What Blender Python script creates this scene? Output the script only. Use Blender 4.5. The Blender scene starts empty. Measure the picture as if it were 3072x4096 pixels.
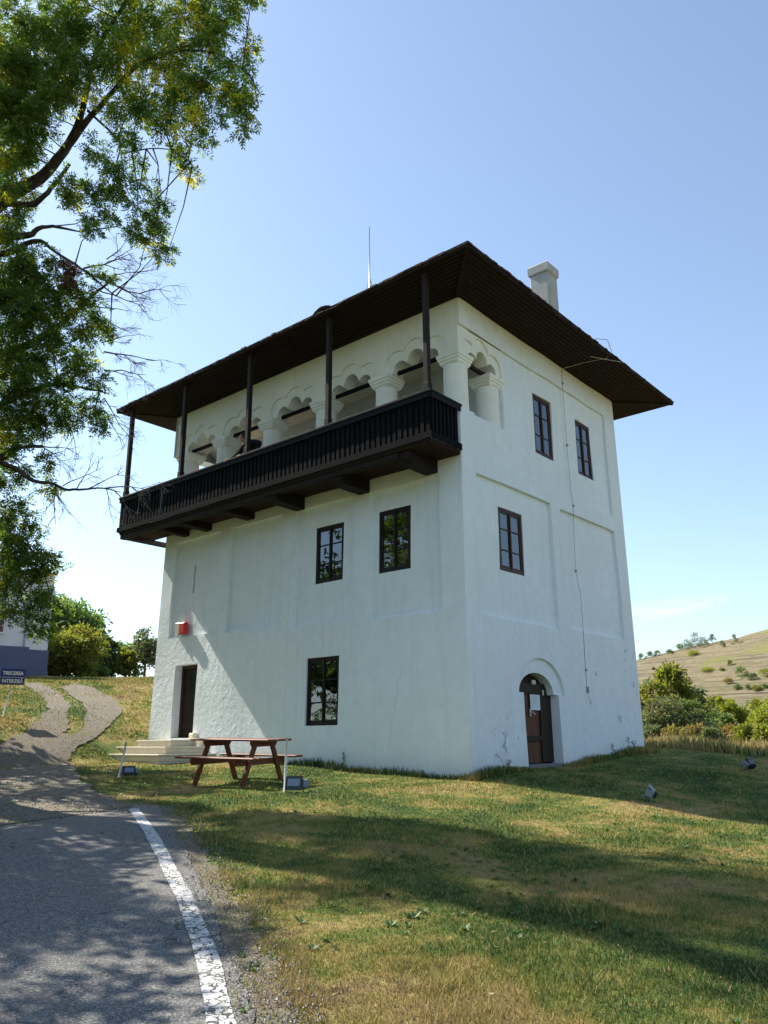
import bpy, math, random
import numpy as np
from mathutils import Vector, Matrix
R = math.radians
scene = bpy.context.scene
col = scene.collection
random.seed(7); RNG = np.random.default_rng(11)

# ------------------------------------------------------------------ camera
CAM = Vector((8.689, -12.534, 0.65)); FPX = 3205.24
RT = Vector((0.7573, 0.6530, -0.0062)).normalized()
FW = Vector((-0.6263, 0.7298, 0.2744)); FW = (FW - RT * FW.dot(RT)).normalized()
UP = RT.cross(FW)
cam_data = bpy.data.cameras.new('camera')
cam_data.sensor_fit = 'HORIZONTAL'; cam_data.sensor_width = 36.0
cam_data.lens = FPX / 3072 * 36.0
cam_data.clip_start = 0.05; cam_data.clip_end = 3000
cam = bpy.data.objects.new('camera', cam_data); col.objects.link(cam)
cam.matrix_world = Matrix(((RT.x, UP.x, -FW.x, CAM.x), (RT.y, UP.y, -FW.y, CAM.y), (RT.z, UP.z, -FW.z, CAM.z), (0, 0, 0, 1)))
scene.camera = cam

# ------------------------------------------------------------------ light
SUN = Vector((-1.0, -0.105, 1.0)).normalized()          # towards the sun
sun_el = math.asin(SUN.z); sun_rot = math.atan2(SUN.x, SUN.y)
world = bpy.data.worlds.new('World'); scene.world = world; world.use_nodes = True
scene.view_settings.view_transform = 'Standard'
scene.view_settings.look = 'None'
scene.view_settings.exposure = 0.95
scene.view_settings.gamma = 1.0
sd = bpy.data.lights.new('sun', 'SUN'); sd.energy = 5.0; sd.angle = R(0.53); sd.color = (1.0, 0.92, 0.79)
so = bpy.data.objects.new('sun', sd); col.objects.link(so)
so.rotation_euler = (-SUN).to_track_quat('-Z', 'Y').to_euler()
so.location = (-60, -8, 60)
try:
    scene.cycles.max_bounces = 8; scene.cycles.diffuse_bounces = 4; scene.cycles.transparent_max_bounces = 12
except Exception: pass

def N(nt, t, **kw):
    n = nt.nodes.new(t)
    for k, v in kw.items():
        if hasattr(n, k): setattr(n, k, v)
        else: n.inputs[k].default_value = v
    return n
def math_(nt, op, a, b=None, c=None, clamp=False):
    n = nt.nodes.new('ShaderNodeMath'); n.operation = op; n.use_clamp = clamp
    for i, v in enumerate((a, b, c)):
        if v is None: continue
        if hasattr(v, 'links'): nt.links.new(v, n.inputs[i])
        else: n.inputs[i].default_value = v
    return n.outputs[0]
def vdot(nt, v, d):
    n = nt.nodes.new('ShaderNodeVectorMath'); n.operation = 'DOT_PRODUCT'
    nt.links.new(v, n.inputs[0]); n.inputs[1].default_value = d
    return n.outputs['Value']

def build_world():
    nt = world.node_tree; L = nt.links.new
    bg = nt.nodes['Background']
    sky = N(nt, 'ShaderNodeTexSky'); sky.sky_type = 'NISHITA'; sky.sun_disc = False
    sky.sun_elevation = sun_el; sky.sun_rotation = sun_rot
    sky.altitude = 200; sky.air_density = 1.15; sky.dust_density = 0.5; sky.ozone_density = 1.0
    # one thin wisp of cloud low over the hill
    tc = N(nt, 'ShaderNodeTexCoord'); g = tc.outputs['Generated']
    f0 = Vector((-0.334, 0.931, 0.146)).normalized(); r0 = Vector((0.93, 0.36, 0)).normalized(); u0 = r0.cross(f0)
    dd = vdot(nt, g, f0)
    u = math_(nt, 'DIVIDE', vdot(nt, g, r0), dd); w = math_(nt, 'DIVIDE', vdot(nt, g, u0), dd)
    w2 = math_(nt, 'SUBTRACT', w, math_(nt, 'MULTIPLY', u, 0.13))
    cmb = N(nt, 'ShaderNodeCombineXYZ'); L(math_(nt, 'MULTIPLY', u, 22.0), cmb.inputs[0]); L(math_(nt, 'MULTIPLY', w2, 90.0), cmb.inputs[1])
    ns = N(nt, 'ShaderNodeTexNoise'); ns.inputs['Scale'].default_value = 1.0; ns.inputs['Detail'].default_value = 6; ns.inputs['Roughness'].default_value = 0.62
    L(cmb.outputs[0], ns.inputs['Vector'])
    e = math_(nt, 'ADD', math_(nt, 'POWER', math_(nt, 'DIVIDE', u, 0.075), 2.0), math_(nt, 'POWER', math_(nt, 'DIVIDE', w2, 0.013), 2.0))
    m = math_(nt, 'SUBTRACT', 1.0, e, clamp=True)
    m = math_(nt, 'MULTIPLY', m, math_(nt, 'MULTIPLY_ADD', ns.outputs['Fac'], 2.6, -0.85, clamp=True), clamp=True)
    m = math_(nt, 'MULTIPLY', m, math_(nt, 'GREATER_THAN', dd, 0.1))
    m = math_(nt, 'MULTIPLY', m, 0.45)
    hs = N(nt, 'ShaderNodeHueSaturation'); hs.inputs['Saturation'].default_value = 0.82; hs.inputs['Value'].default_value = 1.0
    L(sky.outputs[0], hs.inputs['Color'])
    tn_ = N(nt, 'ShaderNodeMixRGB'); tn_.blend_type = 'MULTIPLY'; tn_.inputs[0].default_value = 1.0; tn_.inputs[2].default_value = (0.70, 0.775, 0.835, 1); L(hs.outputs[0], tn_.inputs[1])
    mx = N(nt, 'ShaderNodeMixRGB'); mx.inputs[2].default_value = (5.2, 5.8, 6.4, 1)
    L(m, mx.inputs[0]); L(tn_.outputs[0], mx.inputs[1]); L(mx.outputs[0], bg.inputs[0])
    bg.inputs[1].default_value = 0.14
build_world()

# ------------------------------------------------------------------ tagging and mesh helpers
def tag(o, label=None, cat=None, group=None, kind=None):
    if label: o['label'] = label
    if cat: o['category'] = cat
    if group: o['group'] = group
    if kind: o['kind'] = kind
    return o
def empty(name, loc=(0, 0, 0), rz=0):
    o = bpy.data.objects.new(name, None); col.objects.link(o); o.location = loc; o.rotation_euler = (0, 0, rz)
    o.empty_display_size = 0.2
    return o
def ident(p): return p

class MB:
    def __init__(s, f=None): s.v = []; s.f = []; s.sm = []; s.T = f or ident
    def add(s, vs, fs, smooth=False):
        b = len(s.v); s.v += [tuple(s.T(Vector(v))) for v in vs]
        s.f += [tuple(b + i for i in f) for f in fs]; s.sm += [smooth] * len(fs)
        return s
    def box(s, a, b):
        x0, y0, z0 = a; x1, y1, z1 = b
        return s.add([(x0, y0, z0), (x1, y0, z0), (x1, y1, z0), (x0, y1, z0), (x0, y0, z1), (x1, y0, z1), (x1, y1, z1), (x0, y1, z1)],
                     [(0, 3, 2, 1), (4, 5, 6, 7), (0, 1, 5, 4), (1, 2, 6, 5), (2, 3, 7, 6), (3, 0, 4, 7)])
    def bevbox(s, a, b, c=0.006):
        """box with chamfered edges"""
        x0, y0, z0 = a; x1, y1, z1 = b
        bm = __import__('bmesh').new()
        __import__('bmesh').ops.create_cube(bm, size=1.0)
        for v in bm.verts: v.co = Vector(((x0 + x1) / 2 + v.co.x * (x1 - x0), (y0 + y1) / 2 + v.co.y * (y1 - y0), (z0 + z1) / 2 + v.co.z * (z1 - z0)))
        __import__('bmesh').ops.bevel(bm, geom=bm.edges[:], offset=c, segments=1, affect='EDGES')
        bm.verts.ensure_lookup_table()
        s.add([v.co[:] for v in bm.verts], [[v.index for v in f.verts] for f in bm.faces]); bm.free()
        return s
    def bar(s, p0, p1, w, h, up=(0, 0, 1)):
        p0 = Vector(p0); p1 = Vector(p1); d = (p1 - p0).normalized(); u = Vector(up)
        if abs(d.dot(u)) > 0.98: u = Vector((0, 1, 0))
        r = d.cross(u).normalized(); u = r.cross(d).normalized()
        vs = []
        for p in (p0, p1):
            for a, b in ((-1, -1), (1, -1), (1, 1), (-1, 1)): vs.append(p + r * (a * w / 2) + u * (b * h / 2))
        return s.add(vs, [(0, 1, 2, 3), (7, 6, 5, 4), (0, 4, 5, 1), (1, 5, 6, 2), (2, 6, 7, 3), (3, 7, 4, 0)])
    def tube(s, pts, rad, n=8, caps=True):
        pts = [Vector(p) for p in pts]; m = len(pts)
        if not hasattr(rad, '__len__'): rad = [rad] * m
        vs = []; ref = None
        for i, p in enumerate(pts):
            d = (pts[min(i + 1, m - 1)] - pts[max(i - 1, 0)])
            d = d.normalized() if d.length > 1e-9 else Vector((0, 0, 1))
            if ref is None or abs(ref.dot(d)) > 0.95: ref = Vector((0, 0, 1)) if abs(d.z) < 0.9 else Vector((1, 0, 0))
            a = d.cross(ref).normalized(); b = d.cross(a).normalized(); ref = -(d.cross(a)).cross(d) if False else ref
            for k in range(n):
                t = 2 * math.pi * k / n; vs.append(p + (a * math.cos(t) + b * math.sin(t)) * rad[i])
        fs = [(i * n + k, i * n + (k + 1) % n, (i + 1) * n + (k + 1) % n, (i + 1) * n + k) for i in range(m - 1) for k in range(n)]
        s.add(vs, fs, True)
        if caps:
            b = len(s.v) - len(vs); s.f += [tuple(b + k for k in range(n)), tuple(b + (m - 1) * n + k for k in reversed(range(n)))]; s.sm += [False, False]
        return s
    def lathe(s, c, prof, n=20):
        vs = []; m = len(prof)
        for r_, z in prof:
            for k in range(n): t = 2 * math.pi * k / n; vs.append((c[0] + r_ * math.cos(t), c[1] + r_ * math.sin(t), c[2] + z))
        return s.add(vs, [(i * n + k, i * n + (k + 1) % n, (i + 1) * n + (k + 1) % n, (i + 1) * n + k) for i in range(m - 1) for k in range(n)], True)
    def sqloft(s, c, prof):
        vs = []; m = len(prof)
        for z, r_ in prof: vs += [(c[0] + a * r_, c[1] + b * r_, z) for a, b in ((-1, -1), (1, -1), (1, 1), (-1, 1))]
        fs = [(i * 4 + k, i * 4 + (k + 1) % 4, (i + 1) * 4 + (k + 1) % 4, (i + 1) * 4 + k) for i in range(m - 1) for k in range(4)]
        return s.add(vs, fs + [(3, 2, 1, 0), tuple((m - 1) * 4 + k for k in range(4))])
    def prism(s, poly, m0, m1):
        """poly of 2-D points, m0/m1 map a point to the two end faces"""
        n = len(poly)
        return s.add([m0(*p) for p in poly] + [m1(*p) for p in poly],
                     [tuple(range(n)), tuple(reversed(range(n, 2 * n)))] + [(i, (i + 1) % n, n + (i + 1) % n, n + i) for i in range(n)])
    def build(s, name, mat, parent=None):
        me = bpy.data.meshes.new(name); me.from_pydata([tuple(v) for v in s.v], [], s.f)
        me.polygons.foreach_set('use_smooth', s.sm); me.materials.append(mat); me.update()
        o = bpy.data.objects.new(name, me); col.objects.link(o)
        if parent: o.parent = parent
        return o

def np_mesh(name, verts, faces, mat, parent=None, smooth=False):
    """verts (n,3), faces (m,k) of one k"""
    me = bpy.data.meshes.new(name); nv, (nf, k) = len(verts), faces.shape
    me.vertices.add(nv); me.vertices.foreach_set('co', np.ascontiguousarray(verts, dtype=np.float32).ravel())
    me.loops.add(nf * k); me.loops.foreach_set('vertex_index', np.ascontiguousarray(faces, dtype=np.int32).ravel())
    me.polygons.add(nf); me.polygons.foreach_set('loop_start', np.arange(0, nf * k, k, dtype=np.int32))
    try: me.polygons.foreach_set('loop_total', np.full(nf, k, dtype=np.int32))
    except Exception: pass
    me.polygons.foreach_set('use_smooth', np.full(nf, smooth))
    me.materials.append(mat); me.update(calc_edges=True); me.validate()
    o = bpy.data.objects.new(name, me); col.objects.link(o)
    if parent: o.parent = parent
    return o

def copy_tree(o, parent=None):
    c = o.copy(); col.objects.link(c); c.parent = parent
    for ch in list(o.children): copy_tree(ch, c)
    return c

# ------------------------------------------------------------------ materials
def newmat(name, rough=0.8, spec=0.3):
    m = bpy.data.materials.new(name); m.use_nodes = True
    b = m.node_tree.nodes['Principled BSDF']; b.inputs['Roughness'].default_value = rough
    b.inputs['Specular IOR Level'].default_value = spec
    return m, m.node_tree, b
def noise(nt, vec, scale, detail=4, rough=0.55, dist=0):
    n = nt.nodes.new('ShaderNodeTexNoise'); n.inputs['Scale'].default_value = scale
    n.inputs['Detail'].default_value = detail; n.inputs['Roughness'].default_value = rough; n.inputs['Distortion'].default_value = dist
    if vec is not None: nt.links.new(vec, n.inputs['Vector'])
    return n.outputs['Fac']
def ramp(nt, fac, stops, interp='LINEAR'):
    n = nt.nodes.new('ShaderNodeValToRGB'); n.color_ramp.interpolation = interp
    e = n.color_ramp.elements
    while len(e) < len(stops): e.new(0.5)
    for i, (p, c) in enumerate(stops): e[i].position = p; e[i].color = tuple(c) + (1,) if len(c) == 3 else c
    nt.links.new(fac, n.inputs[0]); return n.outputs['Color']
def mix(nt, fac, a, b, mode='MIX'):
    n = nt.nodes.new('ShaderNodeMixRGB'); n.blend_type = mode
    for i, v in ((0, fac), (1, a), (2, b)):
        if hasattr(v, 'links'): nt.links.new(v, n.inputs[i])
        elif isinstance(v, (int, float)): n.inputs[i].default_value = v if i == 0 else (v, v, v, 1)
        else: n.inputs[i].default_value = tuple(v) + (1,)
    return n.outputs[0]
def bump(nt, b, h, strength=0.3, dist=0.02, prev=None):
    n = nt.nodes.new('ShaderNodeBump'); n.inputs['Strength'].default_value = strength; n.inputs['Distance'].default_value = dist
    nt.links.new(h, n.inputs['Height'])
    if prev is not None: nt.links.new(prev, n.inputs['Normal'])
    if b is not None: nt.links.new(n.outputs[0], b.inputs['Normal'])
    return n.outputs[0]
def coords(nt): return nt.nodes.new('ShaderNodeTexCoord').outputs['Object']
def geopos(nt): return nt.nodes.new('ShaderNodeNewGeometry').outputs['Position']
def scaled(nt, v, s):
    n = nt.nodes.new('ShaderNodeVectorMath'); n.operation = 'MULTIPLY'; nt.links.new(v, n.inputs[0]); n.inputs[1].default_value = s
    return n.outputs[0]
def sep(nt, v):
    n = nt.nodes.new('ShaderNodeSeparateXYZ'); nt.links.new(v, n.inputs[0]); return n.outputs
def mrange(nt, v, a, b, c=0.0, d=1.0):
    n = nt.nodes.new('ShaderNodeMapRange'); nt.links.new(v, n.inputs[0])
    for i, x in enumerate((a, b, c, d)): n.inputs[i + 1].default_value = x
    n.interpolation_type = 'SMOOTHSTEP' if False else 'LINEAR'
    return n.outputs[0]

def simple(name, c, rough=0.7, spec=0.3, var=0.15, scale=6, metal=0, bs=0.15):
    m, nt, b = newmat(name, rough, spec); v = coords(nt)
    f = noise(nt, v, scale, 5)
    nt.links.new(mix(nt, f, [x * (1 - var) for x in c], [min(1, x * (1 + var)) for x in c]), b.inputs['Base Color'])
    b.inputs['Metallic'].default_value = metal
    if bs: bump(nt, b, noise(nt, v, scale * 6, 4), bs, 0.01)
    return m

def plaster(name, base=(0.80, 0.86, 0.90), marks=True):
    m, nt, b = newmat(name, 0.88, 0.15); v = geopos(nt); s = sep(nt, v)
    c = mix(nt, mrange(nt, noise(nt, v, 0.7, 6, 0.6), 0.35, 0.7), [x * 0.93 for x in base], base)
    c = mix(nt, mrange(nt, noise(nt, v, 5.0, 5, 0.6), 0.4, 0.75), c, [base[0] * 0.88, base[1] * 0.90, base[2] * 0.91])
    # vertical rain streaks
    c = mix(nt, math_(nt, 'MULTIPLY', mrange(nt, noise(nt, scaled(nt, v, (9, 9, 0.35)), 1.0, 4), 0.52, 0.78), 0.30), c, (0.56, 0.58, 0.57))
    if marks:
        # splash dirt at the foot, tan tint under the eaves and balcony
        fo = mrange(nt, math_(nt, 'ADD', s[2], math_(nt, 'MULTIPLY', noise(nt, v, 2.5, 5), 0.9)), 1.0, 0.35)
        c = mix(nt, math_(nt, 'MULTIPLY', fo, 0.5, clamp=True), c, (0.50, 0.52, 0.50))
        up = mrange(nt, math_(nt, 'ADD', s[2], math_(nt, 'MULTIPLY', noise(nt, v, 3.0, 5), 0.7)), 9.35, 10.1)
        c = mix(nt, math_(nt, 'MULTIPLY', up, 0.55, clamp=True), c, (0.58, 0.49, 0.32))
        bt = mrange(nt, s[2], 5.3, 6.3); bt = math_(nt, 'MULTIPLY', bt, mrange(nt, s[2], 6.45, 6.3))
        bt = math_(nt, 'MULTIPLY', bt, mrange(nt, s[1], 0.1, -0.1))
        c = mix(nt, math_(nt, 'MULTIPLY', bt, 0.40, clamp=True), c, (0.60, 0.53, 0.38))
        # spots where the whitewash has peeled to grey
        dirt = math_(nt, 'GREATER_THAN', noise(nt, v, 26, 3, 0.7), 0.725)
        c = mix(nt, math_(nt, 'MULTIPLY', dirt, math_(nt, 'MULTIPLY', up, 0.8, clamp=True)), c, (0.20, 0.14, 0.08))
        peel = noise(nt, v, 4.2, 6, 0.62, 0.6)
        for (px, py, pz, rad) in ((0.05, 0.9, 0.75, 0.62), (0.05, 1.15, 0.45, 0.5), (0.05, 4.75, 1.45, 0.4), (0.05, 7.1, 2.5, 0.75), (0.05, 7.3, 1.9, 0.5), (0.05, 4.3, 0.7, 0.35), (0.05, 5.2, 2.2, 0.3), (0.0, 6.2, 1.2, 0.3)):
            dn = nt.nodes.new('ShaderNodeVectorMath'); dn.operation = 'DISTANCE'; nt.links.new(v, dn.inputs[0]); dn.inputs[1].default_value = (px, py, pz)
            k = math_(nt, 'MULTIPLY_ADD', dn.outputs['Value'], -1.0 / rad, 1.0, clamp=True)
            k = math_(nt, 'GREATER_THAN', math_(nt, 'ADD', peel, math_(nt, 'MULTIPLY', k, 0.17)), 0.70)
            k = math_(nt, 'MULTIPLY', k, math_(nt, 'LESS_THAN', dn.outputs['Value'], rad))
            c = mix(nt, math_(nt, 'MULTIPLY', k, 0.8), c, (0.44, 0.46, 0.46))
    if marks:
        n1 = nt.nodes.new('ShaderNodeTexNoise'); n1.noise_dimensions = '1D'; n1.inputs['Scale'].default_value = 3.2; n1.inputs['Detail'].default_value = 6; n1.inputs['Roughness'].default_value = 0.7
        nt.links.new(s[2], n1.inputs['W']); wv = math_(nt, 'SUBTRACT', n1.outputs['Fac'], 0.5)
        for ax, a0, z0, a1, z1 in ((1, 1.55, 2.55, 2.0, 4.02), (1, 3.02, 2.05, 2.85, 3.02), (0, -3.75, 2.62, -3.95, 3.55), (0, -4.6, 2.42, -4.45, 2.75), (1, 1.0, 0.4, 1.3, 1.2), (0, -1.9, 0.5, -1.55, 2.1), (1, 4.2, 3.2, 4.35, 3.9)):
            ln = math_(nt, 'MULTIPLY_ADD', s[2], (a1 - a0) / (z1 - z0), a0 - z0 * (a1 - a0) / (z1 - z0))
            dv_ = math_(nt, 'ABSOLUTE', math_(nt, 'SUBTRACT', s[ax], math_(nt, 'ADD', ln, math_(nt, 'MULTIPLY', wv, 0.42))))
            k = math_(nt, 'MULTIPLY', math_(nt, 'LESS_THAN', dv_, 0.007), math_(nt, 'MULTIPLY', math_(nt, 'GREATER_THAN', s[2], z0), math_(nt, 'LESS_THAN', s[2], z1)))
            k = math_(nt, 'MULTIPLY', k, math_(nt, 'GREATER_THAN', s[0], -0.05) if ax == 1 else math_(nt, 'LESS_THAN', s[1], 0.0))
            c = mix(nt, math_(nt, 'MULTIPLY', k, 0.45), c, (0.30, 0.31, 0.31))
    nt.links.new(c, b.inputs['Base Color'])
    # hand trowelled unevenness, coarser by the left door
    lf = mrange(nt, s[0], -5.0, -8.0)
    lf = math_(nt, 'MULTIPLY', lf, mrange(nt, s[2], 4.6, 3.2)) if marks else math_(nt, 'MULTIPLY', lf, 0.0)
    h1 = math_(nt, 'MULTIPLY', noise(nt, v, 6.5, 6, 0.68, 0.1), math_(nt, 'MULTIPLY_ADD', lf, 2.4, 0.35))
    h2 = math_(nt, 'MULTIPLY', noise(nt, v, 38, 3, 0.6), 0.12)
    bump(nt, b, math_(nt, 'ADD', h1, h2), 0.55, 0.03)
    return m

def wood(name, c, axis='z', rough=0.75, spec=0.25, grain=22, dark=0.45):
    m, nt, b = newmat(name, rough, spec); v = coords(nt)
    st = {'x': (1, grain, grain), 'y': (grain, 1, grain), 'z': (grain, grain, 1)}[axis]
    f = noise(nt, scaled(nt, v, st), 1.3, 5, 0.65)
    g = noise(nt, v, 1.7, 3)
    cc = mix(nt, mrange(nt, f, 0.3, 0.72), [x * dark for x in c], c)
    cc = mix(nt, math_(nt, 'MULTIPLY', g, 0.4), cc, [min(1, x * 1.5) for x in c])
    nt.links.new(cc, b.inputs['Base Color']); bump(nt, b, f, 0.4, 0.006)
    return m

def ground_colour(nt, v):
    """turf: green patches, straw coloured dry patches, bare earth"""
    s = sep(nt, v)
    v2 = scaled(nt, v, (1.0, 1.0, 0.0))
    big = noise(nt, v2, 0.42, 5, 0.62, 0.3); mid = noise(nt, v2, 2.1, 6, 0.65, 0.4); fine = noise(nt, v2, 14, 4, 0.75)
    f = math_(nt, 'ADD', math_(nt, 'MULTIPLY', big, 0.85), math_(nt, 'MULTIPLY', mid, 0.50))
    f = math_(nt, 'ADD', f, math_(nt, 'MULTIPLY', fine, 0.30)); f = math_(nt, 'SUBTRACT', f, 0.062)
    dr = math_(nt, 'MULTIPLY', mrange(nt, s[1], 7.5, 11.0), 0.13)    # drier behind the house
    dr2 = math_(nt, 'MULTIPLY', mrange(nt, s[0], -11.0, -16.0), 0.03)
    f = math_(nt, 'ADD', f, math_(nt, 'ADD', dr, dr2))
    ed = math_(nt, 'ABSOLUTE', math_(nt, 'ADD', math_(nt, 'MULTIPLY', s[0], 0.49), math_(nt, 'ADD', math_(nt, 'MULTIPLY', s[1], 0.87), 5.2)))
    f = math_(nt, 'ADD', f, math_(nt, 'MULTIPLY', mrange(nt, ed, 1.2, 0.2), 0.055))   # dry verge beside the road
    wl = math_(nt, 'MULTIPLY', mrange(nt, s[1], -0.9, -0.2), mrange(nt, s[1], 6.0, -0.1))
    return ramp(nt, f, [(0.58, (0.032, 0.075, 0.019)), (0.68, (0.064, 0.118, 0.028)), (0.765, (0.125, 0.165, 0.036)), (0.825, (0.25, 0.220, 0.066)), (0.895, (0.34, 0.265, 0.110)), (0.98, (0.21, 0.155, 0.09))])

def mat_ground():
    m, nt, b = newmat('turf_ground', 0.95, 0.1); v = geopos(nt); s = sep(nt, v)
    c = ground_colour(nt, v)
    soil = noise(nt, v, 9, 6, 0.7)
    c = mix(nt, mrange(nt, soil, 0.48, 0.75, 0.05, 0.5), c, (0.13, 0.10, 0.06))
    # far hillside: dry terraces
    wv = noise(nt, scaled(nt, v, (0.016, 0.016, 1.05)), 1.0, 6, 0.75, 0.5)
    wp = noise(nt, v, 0.028, 5, 0.6); wf = noise(nt, v, 0.5, 4, 0.7)
    hc = ramp(nt, math_(nt, 'ADD', math_(nt, 'MULTIPLY', wv, 0.8), math_(nt, 'MULTIPLY', wf, 0.2)), [(0.36, (0.065, 0.055, 0.040)), (0.45, (0.140, 0.117, 0.078)), (0.505, (0.235, 0.195, 0.120)), (0.56, (0.100, 0.088, 0.052)), (0.63, (0.215, 0.187, 0.100))])
    gr = math_(nt, 'ADD', wp, math_(nt, 'MULTIPLY', mrange(nt, s[2], 26, 42), 0.24))
    hc = mix(nt, mrange(nt, gr, 0.56, 0.70), hc, (0.165, 0.175, 0.045))
    dn = nt.nodes.new('ShaderNodeVectorMath'); dn.operation = 'DISTANCE'; nt.links.new(v, dn.inputs[0]); dn.inputs[1].default_value = tuple(CAM)
    far = mrange(nt, dn.outputs['Value'], 60, 110)
    c = mix(nt, far, c, hc)
    nt.links.new(c, b.inputs['Base Color'])
    bump(nt, b, noise(nt, v, 22, 6, 0.75), 0.8, 0.04)
    return m
def mat_blades(dry=0.0, name='grass_blades'):
    m, nt, b = newmat(name, 0.7, 0.2); v = geopos(nt)
    c = ground_colour(nt, v)
    rnd = nt.nodes.new('ShaderNodeNewGeometry').outputs['Random Per Island']
    c = mix(nt, math_(nt, 'MULTIPLY', math_(nt, 'GREATER_THAN', rnd, 0.80 - dry), 0.75), c, (0.33, 0.26, 0.11))
    br = nt.nodes.new('ShaderNodeHueSaturation'); nt.links.new(c, br.inputs['Color']); nt.links.new(mrange(nt, rnd, 0, 1, 0.75, 1.40), br.inputs['Value'])
    c = br.outputs[0]
    nt.links.new(c, b.inputs['Base Color'])
    tr = nt.nodes.new('ShaderNodeBsdfTranslucent'); nt.links.new(c, tr.inputs['Color'])
    mx = nt.nodes.new('ShaderNodeMixShader'); mx.inputs[0].default_value = 0.35
    nt.links.new(b.outputs[0], mx.inputs[1]); nt.links.new(tr.outputs[0], mx.inputs[2])
    nt.links.new(mx.outputs[0], nt.nodes['Material Output'].inputs['Surface'])
    return m
def mat_leaf(name, cols, yellow=None, ythr=0.66, trans=0.45, nscale=0.9):
    m, nt, b = newmat(name, 0.5, 0.35)
    g = nt.nodes.new('ShaderNodeNewGeometry'); rnd = g.outputs['Random Per Island']
    c = ramp(nt, rnd, [(i / max(1, len(cols) - 1), x) for i, x in enumerate(cols)])
    if yellow:
        nf = noise(nt, g.outputs['Position'], nscale, 3, 0.6)
        k = math_(nt, 'ADD', nf, math_(nt, 'MULTIPLY', rnd, 0.16))
        c = mix(nt, mrange(nt, k, ythr, ythr + 0.07), c, yellow)
    nt.links.new(c, b.inputs['Base Color'])
    tr = nt.nodes.new('ShaderNodeBsdfTranslucent')
    tc = mix(nt, 1.0, c, (1.5, 1.6, 0.7), 'MULTIPLY'); nt.links.new(tc, tr.inputs['Color'])
    mx = nt.nodes.new('ShaderNodeMixShader'); mx.inputs[0].default_value = trans
    nt.links.new(b.outputs[0], mx.inputs[1]); nt.links.new(tr.outputs[0], mx.inputs[2])
    nt.links.new(mx.outputs[0], nt.nodes['Material Output'].inputs['Surface'])
    return m
def mat_bark(name, c=(0.075, 0.055, 0.042)):
    m, nt, b = newmat(name, 0.9, 0.15); v = coords(nt)
    f = noise(nt, scaled(nt, v, (9, 9, 2.5)), 1.5, 6, 0.7)
    nt.links.new(mix(nt, mrange(nt, f, 0.35, 0.7), [x * 0.4 for x in c], [x * 1.5 for x in c]), b.inputs['Base Color'])
    bump(nt, b, f, 0.8, 0.03); return m
def mat_glass(name, tint=(0.55, 0.6, 0.6)):
    m = bpy.data.materials.new(name); m.use_nodes = True; nt = m.node_tree; nt.nodes.clear()
    out = nt.nodes.new('ShaderNodeOutputMaterial'); gl = nt.nodes.new('ShaderNodeBsdfGlossy'); tr = nt.nodes.new('ShaderNodeBsdfTransparent')
    gl.inputs['Roughness'].default_value = 0.015; gl.inputs['Color'].default_value = (0.9, 0.95, 1, 1); tr.inputs['Color'].default_value = tuple(tint) + (1,)
    fr = nt.nodes.new('ShaderNodeFresnel'); fr.inputs['IOR'].default_value = 2.1
    wb = nt.nodes.new('ShaderNodeBump'); wb.inputs['Strength'].default_value = 0.12; wb.inputs['Distance'].default_value = 0.02
    n = noise(nt, coords(nt), 3.0, 1); nt.links.new(n, wb.inputs['Height']); nt.links.new(wb.outputs[0], gl.inputs['Normal'])
    mx = nt.nodes.new('ShaderNodeMixShader'); nt.links.new(fr.outputs[0], mx.inputs[0]); nt.links.new(tr.outputs[0], mx.inputs[1]); nt.links.new(gl.outputs[0], mx.inputs[2])
    nt.links.new(mx.outputs[0], out.inputs[0]); return m
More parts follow.
